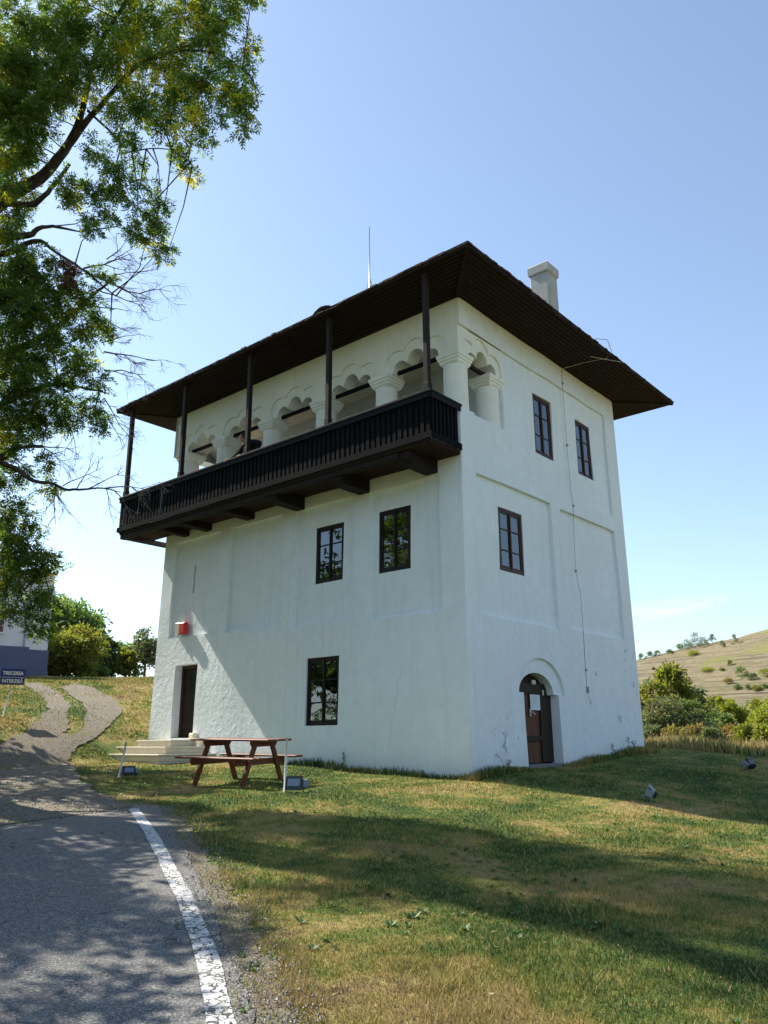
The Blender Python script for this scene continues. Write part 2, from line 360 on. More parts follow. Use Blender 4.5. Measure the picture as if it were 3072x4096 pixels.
def mat_asphalt():
    m, nt, b = newmat('asphalt', 0.9, 0.25); v = geopos(nt)
    vo = nt.nodes.new('ShaderNodeTexVoronoi'); vo.inputs['Scale'].default_value = 95; nt.links.new(v, vo.inputs['Vector'])
    st = vo.outputs['Color']; ss = nt.nodes.new('ShaderNodeSeparateColor'); nt.links.new(st, ss.inputs[0])
    c = ramp(nt, ss.outputs[0], [(0, (0.055, 0.057, 0.06)), (0.45, (0.12, 0.122, 0.125)), (0.8, (0.19, 0.188, 0.18)), (1, (0.33, 0.32, 0.30))])
    c = mix(nt, mrange(nt, noise(nt, v, 0.6, 5, 0.6), 0.35, 0.7, 0, 0.5), c, (0.165, 0.150, 0.130))
    sp = sep(nt, v)
    far = mrange(nt, math_(nt, 'ADD', sp[0], math_(nt, 'MULTIPLY', noise(nt, v, 1.2, 5), 2.4)), 1.6, -0.4)
    c = mix(nt, math_(nt, 'MULTIPLY', far, 0.45), c, (0.24, 0.205, 0.16))
    vc = nt.nodes.new('ShaderNodeTexVoronoi'); vc.feature = 'DISTANCE_TO_EDGE'; vc.inputs['Scale'].default_value = 1.1
    dv = nt.nodes.new('ShaderNodeVectorMath'); dv.operation = 'ADD'; nt.links.new(v, dv.inputs[0])
    nn = nt.nodes.new('ShaderNodeTexNoise'); nn.inputs['Scale'].default_value = 4; nt.links.new(v, nn.inputs['Vector'])
    sc = nt.nodes.new('ShaderNodeVectorMath'); sc.operation = 'SCALE'; nt.links.new(nn.outputs['Color'], sc.inputs[0]); sc.inputs['Scale'].default_value = 0.35
    nt.links.new(sc.outputs[0], dv.inputs[1]); nt.links.new(dv.outputs[0], vc.inputs['Vector'])
    ck = math_(nt, 'MULTIPLY', math_(nt, 'LESS_THAN', vc.outputs['Distance'], 0.006), math_(nt, 'GREATER_THAN', noise(nt, v, 0.8, 2), 0.52))
    c = mix(nt, math_(nt, 'MULTIPLY', ck, 0.7), c, (0.035, 0.035, 0.035))
    nt.links.new(c, b.inputs['Base Color'])
    bump(nt, b, math_(nt, 'ADD', vo.outputs['Distance'], math_(nt, 'MULTIPLY', ck, -1.5)), 0.55, 0.006)
    return m
def mat_gravel():
    m, nt, b = newmat('gravel', 0.95, 0.15); v = geopos(nt)
    vo = nt.nodes.new('ShaderNodeTexVoronoi'); vo.inputs['Scale'].default_value = 55; nt.links.new(v, vo.inputs['Vector'])
    ss = nt.nodes.new('ShaderNodeSeparateColor'); nt.links.new(vo.outputs['Color'], ss.inputs[0])
    c = ramp(nt, ss.outputs[0], [(0, (0.11, 0.095, 0.078)), (0.5, (0.155, 0.137, 0.112)), (1, (0.25, 0.225, 0.19))])
    c = mix(nt, mrange(nt, noise(nt, v, 1.1, 6, 0.65), 0.40, 0.66), c, (0.18, 0.148, 0.106))
    c = mix(nt, mrange(nt, noise(nt, v, 2.6, 6, 0.7), 0.54, 0.68, 0, 0.85), c, (0.13, 0.15, 0.05))
    nt.links.new(c, b.inputs['Base Color']); bump(nt, b, noise(nt, v, 45, 5, 0.8), 0.7, 0.012); return m
def mat_linepaint():
    m, nt, b = newmat('line_paint', 0.8, 0.2); v = geopos(nt)
    vc = nt.nodes.new('ShaderNodeTexVoronoi'); vc.feature = 'DISTANCE_TO_EDGE'; vc.inputs['Scale'].default_value = 9
    dv = nt.nodes.new('ShaderNodeVectorMath'); dv.operation = 'ADD'; nt.links.new(v, dv.inputs[0])
    nn = nt.nodes.new('ShaderNodeTexNoise'); nn.inputs['Scale'].default_value = 14; nt.links.new(v, nn.inputs['Vector'])
    sc = nt.nodes.new('ShaderNodeVectorMath'); sc.operation = 'SCALE'; nt.links.new(nn.outputs['Color'], sc.inputs[0]); sc.inputs['Scale'].default_value = 0.13
    nt.links.new(sc.outputs[0], dv.inputs[1]); nt.links.new(dv.outputs[0], vc.inputs['Vector'])
    w = mrange(nt, sep(nt, v)[0], 0.4, 2.6, 0.004, 0.045)
    ck = math_(nt, 'LESS_THAN', vc.outputs['Distance'], w)
    c = mix(nt, noise(nt, v, 3, 5), (0.40, 0.41, 0.40), (0.56, 0.57, 0.57))
    c = mix(nt, mrange(nt, noise(nt, v, 22, 5, 0.7), 0.55, 0.72), c, (0.33, 0.33, 0.32))
    c = mix(nt, ck, c, (0.07, 0.07, 0.07))
    chip = math_(nt, 'GREATER_THAN', noise(nt, v, 16, 4, 0.7), 0.575)
    c = mix(nt, chip, c, (0.12, 0.12, 0.12))
    nt.links.new(c, b.inputs['Base Color']); bump(nt, b, noise(nt, v, 90, 3), 0.4, 0.004); return m
def mat_shingle():
    m, nt, b = newmat('shingle', 0.85, 0.2); v = coords(nt)
    br = nt.nodes.new('ShaderNodeTexBrick'); br.inputs['Scale'].default_value = 3.2; br.inputs['Mortar Size'].default_value = 0.02
    br.inputs['Color1'].default_value = (0.055, 0.035, 0.026, 1); br.inputs['Color2'].default_value = (0.10, 0.065, 0.05, 1); br.inputs['Mortar'].default_value = (0.015, 0.01, 0.008, 1)
    nt.links.new(v, br.inputs['Vector'])
    nt.links.new(mix(nt, noise(nt, v, 7, 5), br.outputs['Color'], (0.035, 0.028, 0.022)), b.inputs['Base Color'])
    bump(nt, b, noise(nt, v, 20, 4), 0.5, 0.02); return m

M = dict(
    plaster=plaster('plaster'), plaster_bounce_tint=plaster('plaster_bounce_tint', (0.92, 0.80, 0.61), False), plaster_arch=plaster('plaster_arcade', (0.85, 0.84, 0.77), False),  # loggia tint: warm light bounced from the ground put into the colour
    black_wood=wood('black_wood', (0.0035, 0.0045, 0.0065), 'z', 0.85, 0.12, 18), rail_wood=wood('rail_wood', (0.006, 0.008, 0.0125), 'x', 0.75, 0.2, 18),
    brown_wood=wood('brown_wood', (0.026, 0.013, 0.008), 'y', 0.8, 0.2), soffit=wood('soffit_wood', (0.025, 0.0135, 0.009), 'x', 0.8, 0.2, 14, 0.3),
    post_wood=wood('post_wood', (0.018, 0.013, 0.012), 'z'), beam=wood('beam_wood', (0.013, 0.008, 0.006), 'y'),
    door_wood=wood('door_wood', (0.105, 0.040, 0.015), 'z', 0.6, 0.35, 16), dark_door=wood('dark_door_wood', (0.018, 0.010, 0.006), 'z', 0.6, 0.3, 16),
    frame=wood('frame_wood', (0.050, 0.022, 0.011), 'z', 0.55, 0.35), frame_black=wood('frame_black', (0.012, 0.009, 0.007), 'z', 0.6, 0.3),
    glass=mat_glass('glass', (0.85, 0.9, 0.92)), glass_w3=mat_glass('glass_dim', (0.62, 0.66, 0.66)), glass_dark=mat_glass('glass_dark', (0.25, 0.28, 0.27)), curtain=simple('curtain', (0.62, 0.66, 0.70), 0.9, 0.1), curtain_dim=simple('curtain_dim', (0.38, 0.42, 0.42), 0.9, 0.1),
    shingle=mat_shingle(), chimney=simple('chimney_plaster', (0.40, 0.40, 0.38), 0.9, 0.1, 0.35, 4, 0, 0.5), metal=simple('metal', (0.45, 0.46, 0.47), 0.45, 0.5, 0.1, 8, 0.6),
    cable=simple('cable', (0.24, 0.26, 0.28), 0.6), red=simple('red_plastic', (0.55, 0.012, 0.012), 0.35, 0.5, 0.08, 8, 0, 0.0), cream=simple('cream_plastic', (0.55, 0.52, 0.42), 0.5, 0.4, 0.08, 8, 0, 0.0),
    stone=simple('step_stone', (0.58, 0.53, 0.43), 0.85, 0.2, 0.16, 3, 0, 0.3), grey_stone=simple('threshold_stone', (0.17, 0.18, 0.17), 0.9, 0.2, 0.3, 6, 0, 0.5),
    table=wood('table_wood', (0.165, 0.045, 0.022), 'x', 0.5, 0.4, 16, 0.5), table_leg=wood('table_leg_wood', (0.15, 0.038, 0.018), 'z', 0.55, 0.35, 16, 0.5),
    stake=simple('stake_paint', (0.62, 0.63, 0.63), 0.6, 0.3, 0.12, 10), lamp_grey=simple('lamp_grey', (0.15, 0.19, 0.235), 0.45, 0.5, 0.2, 12, 0.2), lamp_black=simple('lamp_black', (0.010, 0.013, 0.02), 0.35, 0.5, 0.2, 12),
    lens=simple('lamp_lens', (0.16, 0.21, 0.28), 0.15, 0.6, 0.1, 20, 0, 0.0),
    sign_blue=simple('sign_blue', (0.012, 0.020, 0.16), 0.45, 0.4, 0.1, 6, 0, 0.0), white=simple('white_paint', (0.75, 0.75, 0.76), 0.6, 0.3, 0.05, 6, 0, 0.0),
    paper=simple('paper', (0.62, 0.70, 0.74), 0.5, 0.3, 0.06, 20, 0, 0.0), paper_ink=simple('paper_ink', (0.34, 0.42, 0.52), 0.6, 0.2, 0.1, 20, 0, 0.0),
    house_wall=plaster('house_plaster', (0.66, 0.66, 0.70), False), plinth=simple('plinth_paint', (0.095, 0.115, 0.20), 0.85, 0.2, 0.2, 2), redwood=simple('red_frame', (0.11, 0.018, 0.012), 0.5, 0.4, 0.1),
    roof_tile=simple('roof_tile', (0.22, 0.09, 0.05), 0.8, 0.2, 0.3, 3), ground=mat_ground(), blades=mat_blades(), dryblades=mat_blades(0.45, 'dry_blades'),
    asphalt=mat_asphalt(), gravel=mat_gravel(), paint=mat_linepaint(),
    bark=mat_bark('bark'), bark_pale=mat_bark('bark_pale', (0.13, 0.10, 0.085)), twig=mat_bark('dead_twig', (0.17, 0.15, 0.125)),
    leaf=mat_leaf('ash_leaf', [(0.050, 0.098, 0.024), (0.085, 0.145, 0.034), (0.115, 0.175, 0.050), (0.20, 0.235, 0.055)], (0.55, 0.46, 0.035), 0.67, 0.60, 0.9),
    leaf_far=mat_leaf('far_leaf', [(0.075, 0.130, 0.045), (0.11, 0.17, 0.06), (0.15, 0.21, 0.085)], (0.20, 0.20, 0.05), 0.70, 0.55, 0.5),
    leaf_olive=mat_leaf('olive_leaf', [(0.12, 0.14, 0.03), (0.17, 0.18, 0.04), (0.22, 0.21, 0.06)], (0.20, 0.16, 0.05), 0.68, 0.58, 0.6),
    leaf_yellow=mat_leaf('yellow_green_leaf', [(0.18, 0.21, 0.035), (0.25, 0.27, 0.045), (0.30, 0.29, 0.06)], (0.25, 0.20, 0.04), 0.66, 0.45, 0.6),
    leaf_grey=mat_leaf('grey_leaf', [(0.09, 0.12, 0.06), (0.13, 0.155, 0.08), (0.17, 0.18, 0.10)], (0.16, 0.14, 0.08), 0.66, 0.4, 0.5),
    leaf_brush=mat_leaf('brush_leaf', [(0.19, 0.16, 0.055), (0.28, 0.21, 0.08), (0.20, 0.20, 0.05)], (0.24, 0.16, 0.07), 0.58, 0.4, 0.4),
    pebble=mat_leaf('pebble', [(0.08, 0.072, 0.06), (0.15, 0.135, 0.115), (0.27, 0.245, 0.21)], None, 0.7, 0.0), leaf_litter=mat_leaf('leaf_litter', [(0.14, 0.07, 0.03), (0.26, 0.17, 0.06), (0.36, 0.30, 0.10)], None, 0.7, 0.25),
    leaf_weed=mat_leaf('weed_leaf', [(0.06, 0.12, 0.035), (0.09, 0.16, 0.05)], None, 0.7, 0.3), leaf_brown=mat_leaf('dead_leaf', [(0.09, 0.03, 0.018), (0.14, 0.05, 0.025)], None, 0.7, 0.3),
    cloth=simple('black_cloth', (0.012, 0.012, 0.014), 0.9, 0.1, 0.2, 20), skin=simple('skin', (0.36, 0.21, 0.15), 0.6, 0.3, 0.05, 20, 0, 0.0), hair=simple('hair', (0.02, 0.014, 0.010), 0.7, 0.2, 0.2, 30),
)

# ------------------------------------------------------------------ terrain height
def sst(x): x = np.clip(x, 0, 1); return x * x * (3 - 2 * x)
_AL = np.array([-0.6, -0.1, 0.25, 0.33, 0.40, 0.47, 0.60, 0.75, 3.2]); _EL = np.array([7.0, 8.6, 7.95, 6.95, 6.15, 4.8, 2.6, 0.6, 0.2]) * 0.835
def height(x, y):
    x = np.asarray(x, float); y = np.asarray(y, float)
    z = -0.035 * np.clip(x, -40, 30) + 0.048 * np.clip(y, -40, 10.0)
    z = z - 0.055 * np.clip(x, 0, 14) * sst((y + 6) / 5)
    z = z + 2.4 * (1 - np.exp(-np.clip(-x - 9.0, 0, 60) / 6.0))
    d = np.hypot(x - CAM.x, y - CAM.y); al = np.arctan2(-(x - CAM.x), y - CAM.y)
    z = z - 9.0 * sst((d - 50) / 45) * sst((al - 0.62) / 0.2)
    z = z - 0.09 * np.clip(y - 11.5, 0, 40) * sst((x + 24) / 12)
    z = z + 0.03 * np.sin(x * 0.9 + 0.5 * y) * np.cos(y * 0.7) + 0.012 * np.sin(2.7 * x + 1.3 * y)
    crest = 0.65 + 300 * np.tan(np.radians(np.interp(al, _AL, _EL)))
    t = (d - 105) / 195
    hz = -2.5 + (crest + 2.5) * np.where(t < 1, sst(t * 0.92 + 0.04) / sst(0.96), 1 - 0.35 * (np.clip(t, 1, 9) - 1))
    hz = hz + 0.55 * np.sin(hz * 1.35 + 3 * np.sin(al * 14) + d * 0.01) * sst((d - 120) / 30) * sst((330 - d) / 30)
    w = sst((d - 70) / 40)
    return z * (1 - w) + hz * w
def H(x, y): return float(height(x, y))
def ray(px, py):
    """direction through a point of the photograph measured on a 1659 px wide copy; used to find where real things stand"""
    k = 3072 / 1659
    return (FW + RT * ((px * k - 1536) / FPX) - UP * ((py * k - 2048) / FPX)).normalized()
def gp(px, py, dmax=400):
    v = ray(px, py); t = 2.0; step = 0.1
    while t < dmax:
        p = CAM + v * t
        if p.z < H(p.x, p.y): return Vector((p.x, p.y, H(p.x, p.y)))
        t += step; step = max(0.1, t * 0.01)
    return None
def at(px, py, d):
    v = ray(px, py); return CAM + v * (d / math.hypot(v.x, v.y))
def on_ground(px, d):
    p = at(px, 1500, d); return Vector((p.x, p.y, H(p.x, p.y)))

def build_ground():
    yaw = 0.7096
    az = np.concatenate([np.arange(-0.75, 0.75, 0.0075), np.arange(0.75, 2 * math.pi - 0.75, 0.05)])
    rr = [0.3]
    while rr[-1] < 620: rr.append(rr[-1] * 1.022 + 0.01)
    rr = np.array(rr); A, D = np.meshgrid(az + yaw, rr)
    X = CAM.x - D * np.sin(A); Y = CAM.y + D * np.cos(A); Z = height(X, Y)
    n, m = A.shape; idx = np.arange(n * m).reshape(n, m); nx = np.roll(idx, -1, axis=1)
    f = np.stack([idx[:-1].ravel(), nx[:-1].ravel(), nx[1:].ravel(), idx[1:].ravel()], 1)
    o = np_mesh('ground', np.stack([X.ravel(), Y.ravel(), Z.ravel()], 1), f, M['ground'], None, True)
    tag(o, kind='structure')
build_ground()

def strip(name, left, right, mat, dz, nx=60, ny=6, jag=0.0):
    """sheet laid on the terrain between two poly-lines"""
    def samp(pl, t):
        seg = [0]
        for a, b in zip(pl[:-1], pl[1:]): seg.append(seg[-1] + math.hypot(b[0] - a[0], b[1] - a[1]))
        s = t * seg[-1]; xs = np.interp(s, seg, [p[0] for p in pl]); ys = np.interp(s, seg, [p[1] for p in pl]); return float(xs), float(ys)
    kk = [RNG.uniform(-1, 1, max(4, nx // q)) * am_ for q, am_ in ((14, 0.8), (2, 0.45), (14, 0.8), (2, 0.45))]
    def wob(t, e): return sum(float(np.interp(t, np.linspace(0, 1, len(c)), c)) for c in kk[2 * e:2 * e + 2])
    vs = []; fs = []
    for i in range(nx + 1):
        t = i / nx; a = samp(left, t); b = samp(right, t)
        L = math.hypot(b[0] - a[0], b[1] - a[1]) or 1
        ja = jag * wob(t, 0) / L; jb = jag * wob(t, 1) / L
        for j in range(ny + 1):
            u = j / ny; u = u * (1 + jb - ja) + ja if jag else u
            x = a[0] + (b[0] - a[0]) * u; y = a[1] + (b[1] - a[1]) * u; vs.append((x, y, H(x, y) + dz))
    for i in range(nx):
        for j in range(ny): k = i * (ny + 1) + j; fs.append((k, k + 1, k + ny + 2, k + ny + 1))
    o = np_mesh(name, np.array(vs), np.array(fs), mat, None, True); tag(o, kind='structure'); return o
def gxy(pts): return [(q.x, q.y) for q in (gp(*p) for p in pts)]
ASPH_R = [(-1.9, -5.6)] + gxy([(342, 1745), (368, 1790), (405, 1855), (430, 1900), (455, 1965), (482, 2045), (510, 2108), (530, 2181)])
_a, _b = ASPH_R[-2], ASPH_R[-1]; _l = math.hypot(_b[0] - _a[0], _b[1] - _a[1])
for _k in (1.5, 4, 9): ASPH_R.append((_b[0] + (_b[0] - _a[0]) / _l * _k, _b[1] + (_b[1] - _a[1]) / _l * _k))
ASPH_L = [(-3.3, -8.2), (-4.2, -10.5), (-3.6, -12.5), (-2, -14), (0, -15.2), (3, -17), (6, -20), (11, -24)]
strip('road', ASPH_R, ASPH_L, M['asphalt'], 0.022, 420, 110, 0.03)
LINE = gxy([(286, 1753), (322, 1801), (349, 1850), (366, 1893), (395, 1947), (420, 2006), (439.5, 2060), (452, 2108), (461, 2157), (468, 2186)])
LINE.append((LINE[-1][0] * 5 - LINE[-2][0] * 4, LINE[-1][1] * 5 - LINE[-2][1] * 4))
def offset(pl, w):
    out = []
    for i, p in enumerate(pl):
        a = pl[max(i - 1, 0)]; b = pl[min(i + 1, len(pl) - 1)]; L = math.hypot(b[0] - a[0], b[1] - a[1])
        out.append((p[0] - (b[1] - a[1]) / L * w, p[1] + (b[0] - a[0]) / L * w))
    return out
strip('road_marking', offset(LINE, 0.065), offset(LINE, -0.065), M['paint'], 0.030, 400, 4, 0.006)
def track(name, px_l, px_r, dz, jag):
    l = [gp(*p) for p in px_l]; r = [gp(*p) for p in px_r]
    return strip(name, [(p.x, p.y) for p in l], [(p.x, p.y) for p in r], M['gravel'], dz, 300, 26, jag)
_t = [track('gravel_track', l_, r_, 0.030, 0.10) for l_, r_ in (
    ([(-60, 1797), (-70, 1740), (-70, 1690), (-30, 1622), (60, 1583)], [(284, 1749), (262, 1738), (215, 1718), (172, 1690), (150, 1650), (168, 1622), (205, 1596)]),
    ([(55, 1588), (75, 1568), (102, 1538), (98, 1515), (52, 1479)], [(135, 1603), (150, 1560), (148, 1525), (112, 1488), (80, 1477)]),
    ([(150, 1601), (180, 1575), (190, 1545), (166, 1514), (128, 1487)], [(212, 1594), (240, 1570), (268, 1537), (240, 1508), (165, 1477)]))]
def join(objs):
    V_ = []; F_ = []
    for o in objs:
        b_ = len(V_); V_ += [v.co[:] for v in o.data.vertices]; F_ += [tuple(b_ + i for i in p.vertices) for p in o.data.polygons]
    m_ = objs[0].data.materials[0]; n_ = objs[0].name
    for o in objs: bpy.data.objects.remove(o)
    r = np_mesh(n_, np.array(V_), np.array(F_), m_, None, True); r.name = n_; tag(r, kind='structure')
join(_t)
strip('gravel_verge', offset(ASPH_R, -0.25)[1:-1], offset(ASPH_R, 0.20)[1:-1], M['gravel'], 0.010, 700, 10, 0.07)

# ------------------------------------------------------------------ the tower house
HT = 9.75
BF, BR, BL, BB = 0.124, 0.03, 0.13, 0.03
X0, Y1 = -10.0, 7.42
def lowf(a, z): return 0.010 * math.sin(a * 1.7 + z * 0.9) + 0.008 * math.sin(z * 2.3 - a * 0.8) + 0.005 * math.sin(a * 4.1 + 1.3 * z)
def k_(z): return 1 - z / HT
def xr(z): return BR * k_(z)
def xl(z): return X0 - BL * k_(z)
def yf(z): return -BF * k_(z)
def yb(z): return Y1 + BB * k_(z)
house = empty('tower_house', (0, 0, 0))
tag(house, 'tall white plastered tower house with a black wooden balcony and dark hipped roof', 'house')

def grid_wall(mb, acuts, zcuts, fn, pos, reveal, step=0.22):
    def fine(c):
        c = sorted(set(round(x, 4) for x in c)); out = []
        for a, b in zip(c[:-1], c[1:]):
            n = max(1, int(round((b - a) / step)))
            out += [a + (b - a) * i / n for i in range(n)]
        return out + [c[-1]]
    A = fine(acuts); Z = fine(zcuts); na, nz = len(A) - 1, len(Z) - 1
    dep = [[fn((A[i] + A[i + 1]) / 2, (Z[j] + Z[j + 1]) / 2) for j in range(nz)] for i in range(na)]
    vid = {}
    vs = []; fs = []; sm = []
    def V(i, j, d):
        k = (i, j, d)
        if k not in vid: vid[k] = len(vs); vs.append(pos(A[i], Z[j], d))
        return vid[k]
    for i in range(na):
        for j in range(nz):
            d = dep[i][j]
            if d is not None: fs.append((V(i, j, d), V(i + 1, j, d), V(i + 1, j + 1, d), V(i, j + 1, d))); sm.append(True)
    def E(d): return reveal if d is None else d
    for i in range(na):
        for j in range(nz):
            for di, dj in ((1, 0), (0, 1)):
                i2, j2 = i + di, j + dj
                if i2 >= na or j2 >= nz: continue
                d1, d2 = E(dep[i][j]), E(dep[i2][j2])
                if abs(d1 - d2) < 1e-6: continue
                p = ((i + 1, j), (i + 1, j + 1)) if di else ((i, j + 1), (i + 1, j + 1))
                b = len(vs)
                vs += [pos(A[p[0][0]], Z[p[0][1]], d1), pos(A[p[1][0]], Z[p[1][1]], d1), pos(A[p[1][0]], Z[p[1][1]], d2), pos(A[p[0][0]], Z[p[0][1]], d2)]
                fs.append((b, b + 1, b + 2, b + 3)); sm.append(False)
    b = len(mb.v); mb.v += [tuple(v) for v in vs]; mb.f += [tuple(b + q for q in f) for f in fs]; mb.sm += sm

def inside(r, a, z): return r[0] < a < r[1] and r[2] < z < r[3]
FW_OPEN = [(-4.165, -3.285, 4.06, 5.375), (-2.25, -1.38, 4.04, 5.40), (-4.29, -3.30, 0.965, 2.405), (-9.16, -8.235, 0.74, 2.555), (-8.79, -8.71, 4.42, 5.17)]
FW_PAN = [(-9.58, -7.63, 3.28, 5.90), (-7.20, -5.245, 3.23, 5.90), (-4.77, -2.92, 3.14, 5.89), (-2.46, -0.55, 3.07, 5.86)]
RW_OPEN = [(3.08, 3.93, 7.08, 8.59), (5.15, 5.98, 7.075, 8.56), (1.335, 2.275, 4.03, 5.39)]
RW_PAN = [(0.49, 3.47, 3.0, 5.915), (3.94, 6.84, 3.05, 5.885)]
DOORC, DOORR, DSPR = 2.57, 0.96, 1.57          # arched door: centre, outer relief radius, springing height
RDOOR = (1.85, 3.29, 0.14, DSPR); RARCH = (DOORC - DOORR - 0.06, DOORC + DOORR + 0.06, DSPR, 2.50)
def f_front(a, z):
    if z > 7.22: return None
    for r in FW_OPEN:
        if inside(r, a, z): return None
    for r in FW_PAN:
        if inside(r, a, z): return -0.085
    return 0.0
def f_right(a, z):
    if a < 1.74 and 7.22 < z < 9.15: return None
    if inside(RDOOR, a, z) or inside(RARCH, a, z): return None
    for r in RW_OPEN:
        if inside(r, a, z): return None
    for r in RW_PAN:
        if inside(r, a, z): return -0.08
    if 6.32 < z < 9.15 and a < 6.82: return -0.06 if a > 0.5 or z > 7.22 else 0.0
    return 0.0
def f_left(a, z):
    if a < 1.9 and 7.22 < z < 8.5: return None
    return 0.0
def side(a, z):                 # keeps the corner edges shared between neighbouring faces
    return a
def pos_front(a, z, d):
    x = a
    if a > -1e-3: x = xr(z)
    if a < X0 + 1e-3: x = xl(z)
    e = 0 if (a > -1e-3 or a < X0 + 1e-3) else lowf(a, z)
    return (x, yf(z) - d + e, z)
def pos_right(a, z, d):
    y = a
    if a < 1e-3: y = yf(z) if z < 7.3 else 0.052
    if a > Y1 - 1e-3: y = yb(z)
    e = 0 if (a < 1e-3 or a > Y1 - 1e-3) else lowf(a + 3, z)
    return (xr(z) + d + e, y, z)
def pos_left(a, z, d):
    y = yf(z) if a < 1e-3 else (yb(z) if a > Y1 - 1e-3 else a)
    return (xl(z) - d, y, z)
def pos_back(a, z, d):
    x = xr(z) if a > -1e-3 else (xl(z) if a < X0 + 1e-3 else a)
    return (x, yb(z) + d, z)
def flat(rs): return [x for r in rs for x in r]
wm = MB()
ac = [X0, 0] + [x for r in FW_OPEN + FW_PAN for x in r[:2]]; zc = [-0.7, 7.22] + [x for r in FW_OPEN + FW_PAN for x in r[2:]]
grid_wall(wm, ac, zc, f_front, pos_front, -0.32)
ac = [0, Y1, 1.74, 6.82] + [x for r in RW_OPEN + RW_PAN + [RDOOR, RARCH] for x in r[:2]]; zc = [-0.7, 7.22, 9.15, 6.32, HT + 0.06] + [x for r in RW_OPEN + RW_PAN + [RDOOR, RARCH] for x in r[2:]]
ac = [a for a in ac if a != 0.5] + [0.5]
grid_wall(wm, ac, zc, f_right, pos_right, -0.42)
grid_wall(wm, [0, Y1, 1.9], [-0.7, 7.22, 8.5, HT + 0.06], f_left, pos_left, -0.42, 0.6)
grid_wall(wm, [X0, 0], [-0.7, HT + 0.06], lambda a, z: 0.0, pos_back, -0.3, 0.6)
# parapet tops, loggia back wall, ceiling and end walls
wm.box((X0 + 0.02, 0.0, 7.0), (-0.066, 0.42, 7.217)); wm.box((-0.0655, 0.001, 7.1), (-0.004, 0.2995, 7.216))
wm.box((-0.42, 0.42, 7.0), (-0.066, 1.74, 7.217)); wm.box((-0.0655, 0.30, 7.1), (-0.006, 0.50, 7.216)); wm.box((X0, 0.42, 7.0), (X0 + 0.42, 1.9, 7.217))
wm.box((X0 + 0.42, 1.92, 6.2), (-0.42, 2.45, 9.7))
wm.box((-0.42, 1.745, 6.2), (-0.10, 2.45, 9.14)); wm.box((X0 + 0.05, 1.905, 6.2), (X0 + 0.42, 2.45, 9.7))
# arched doorway: spandrel with the relief band and the deeper opening
def arc(cy, cz, rad, n=22, a0=math.pi, a1=0.0): return [(cy + rad * math.cos(a0 + (a1 - a0) * i / n), cz + rad * math.sin(a0 + (a1 - a0) * i / n)) for i in range(n + 1)]
def mr(dx): return lambda y, z: (xr(z) + dx + lowf(y + 3, z) * 0.0, y, z)
def ell(cy, a_, b_): return [(y_, DSPR + (z_ - DSPR) * b_ / a_) for y_, z_ in arc(cy, DSPR, a_, 30)]
ro = ell(2.575, 0.945, 0.73)
for dx0, dx1, rr_ in ((0.004, -0.055, ro), (-0.055, -0.42, ell(2.445, 0.695, 0.425))):
    y0, y1, z0, z1 = RARCH
    top = [(y1, z0), (y1, z1), (y0, z1), (y0, z0)]
    wm.prism(rr_ + top, mr(dx0), mr(dx1))
wall = wm.build('wall', M['plaster'], house)

# arcade: trefoil arches cut through one band of masonry, a shallower trefoil relief round each
def envelope(cx, circ, half, n=36):
    out = []
    for i in range(n + 1):
        x = cx - half + 2 * half * i / n; z = max([cz + math.sqrt(max(0, r_ * r_ - (x - cx - ox) ** 2)) if abs(x - cx - ox) <= r_ else -9 for ox, cz, r_ in circ])
        out.append((x, z))
    return out
ARCX = [-8.87, -7.0, -5.08, -3.16, -1.22]
inner = [(-0.43, 8.60, 0.215), (0, 8.735, 0.228), (0.43, 8.60, 0.215)]
outer = [(-0.53, 8.71, 0.36), (0, 8.86, 0.35), (0.53, 8.71, 0.36)]
SPR = 8.57
def band(circ, half, x_lo, x_hi, ztop, centres):
    poly = [(x_lo, SPR)]
    for c in centres:
        e = envelope(c, circ, half); poly += [(e[0][0], SPR)] + [(x, max(z, SPR)) for x, z in e] + [(e[-1][0], SPR)]
    poly += [(x_hi, SPR), (x_hi, ztop), (x_lo, ztop)]
    out = [poly[0]]
    for p in poly[1:]:
        if abs(p[0] - out[-1][0]) + abs(p[1] - out[-1][1]) > 1e-5: out.append(p)
    return out
am = MB()
am.prism(band(outer, 0.89, X0 + 0.0, -0.045, HT + 0.06, ARCX), lambda x, z: (x, 0.050, z), lambda x, z: (x, 0.088, z))
am.prism(band(inner, 0.645, X0 + 0.03, -0.075, HT + 0.05, ARCX), lambda x, z: (x, 0.088, z), lambda x, z: (x, 0.44, z))
# right-hand arch (trefoil, narrower)
S2 = 8.42
i2 = [(-0.37, 8.50, 0.192), (0, 8.65, 0.205), (0.37, 8.50, 0.192)]; o2 = [(-0.48, 8.58, 0.33), (0, 8.78, 0.33), (0.48, 8.58, 0.33)]
def band2(circ, half, y_lo, y_hi, cy):
    e = envelope(cy, circ, half)
    return [(y_lo, S2)] + [(e[0][0], S2)] + [(y, max(z, S2)) for y, z in e[1:-1]] + [(e[-1][0], S2), (y_hi, S2), (y_hi, 9.148), (y_lo, 9.148)]
am.prism(band2(o2, 0.815, 0.089, 1.80, 0.93), lambda y, z: (-0.055, y, z), lambda y, z: (-0.095, y, z))
am.prism(band2(i2, 0.565, 0.442, 1.738, 1.02 - 0.01), lambda y, z: (-0.095, y, z), lambda y, z: (-0.42, y, z))
am.box((-0.0449, 0.0505, 9.152), (-0.003, 0.12, HT + 0.05))
am.box((-0.42, 0.442, 9.15), (-0.03, 1.738, HT + 0.04))
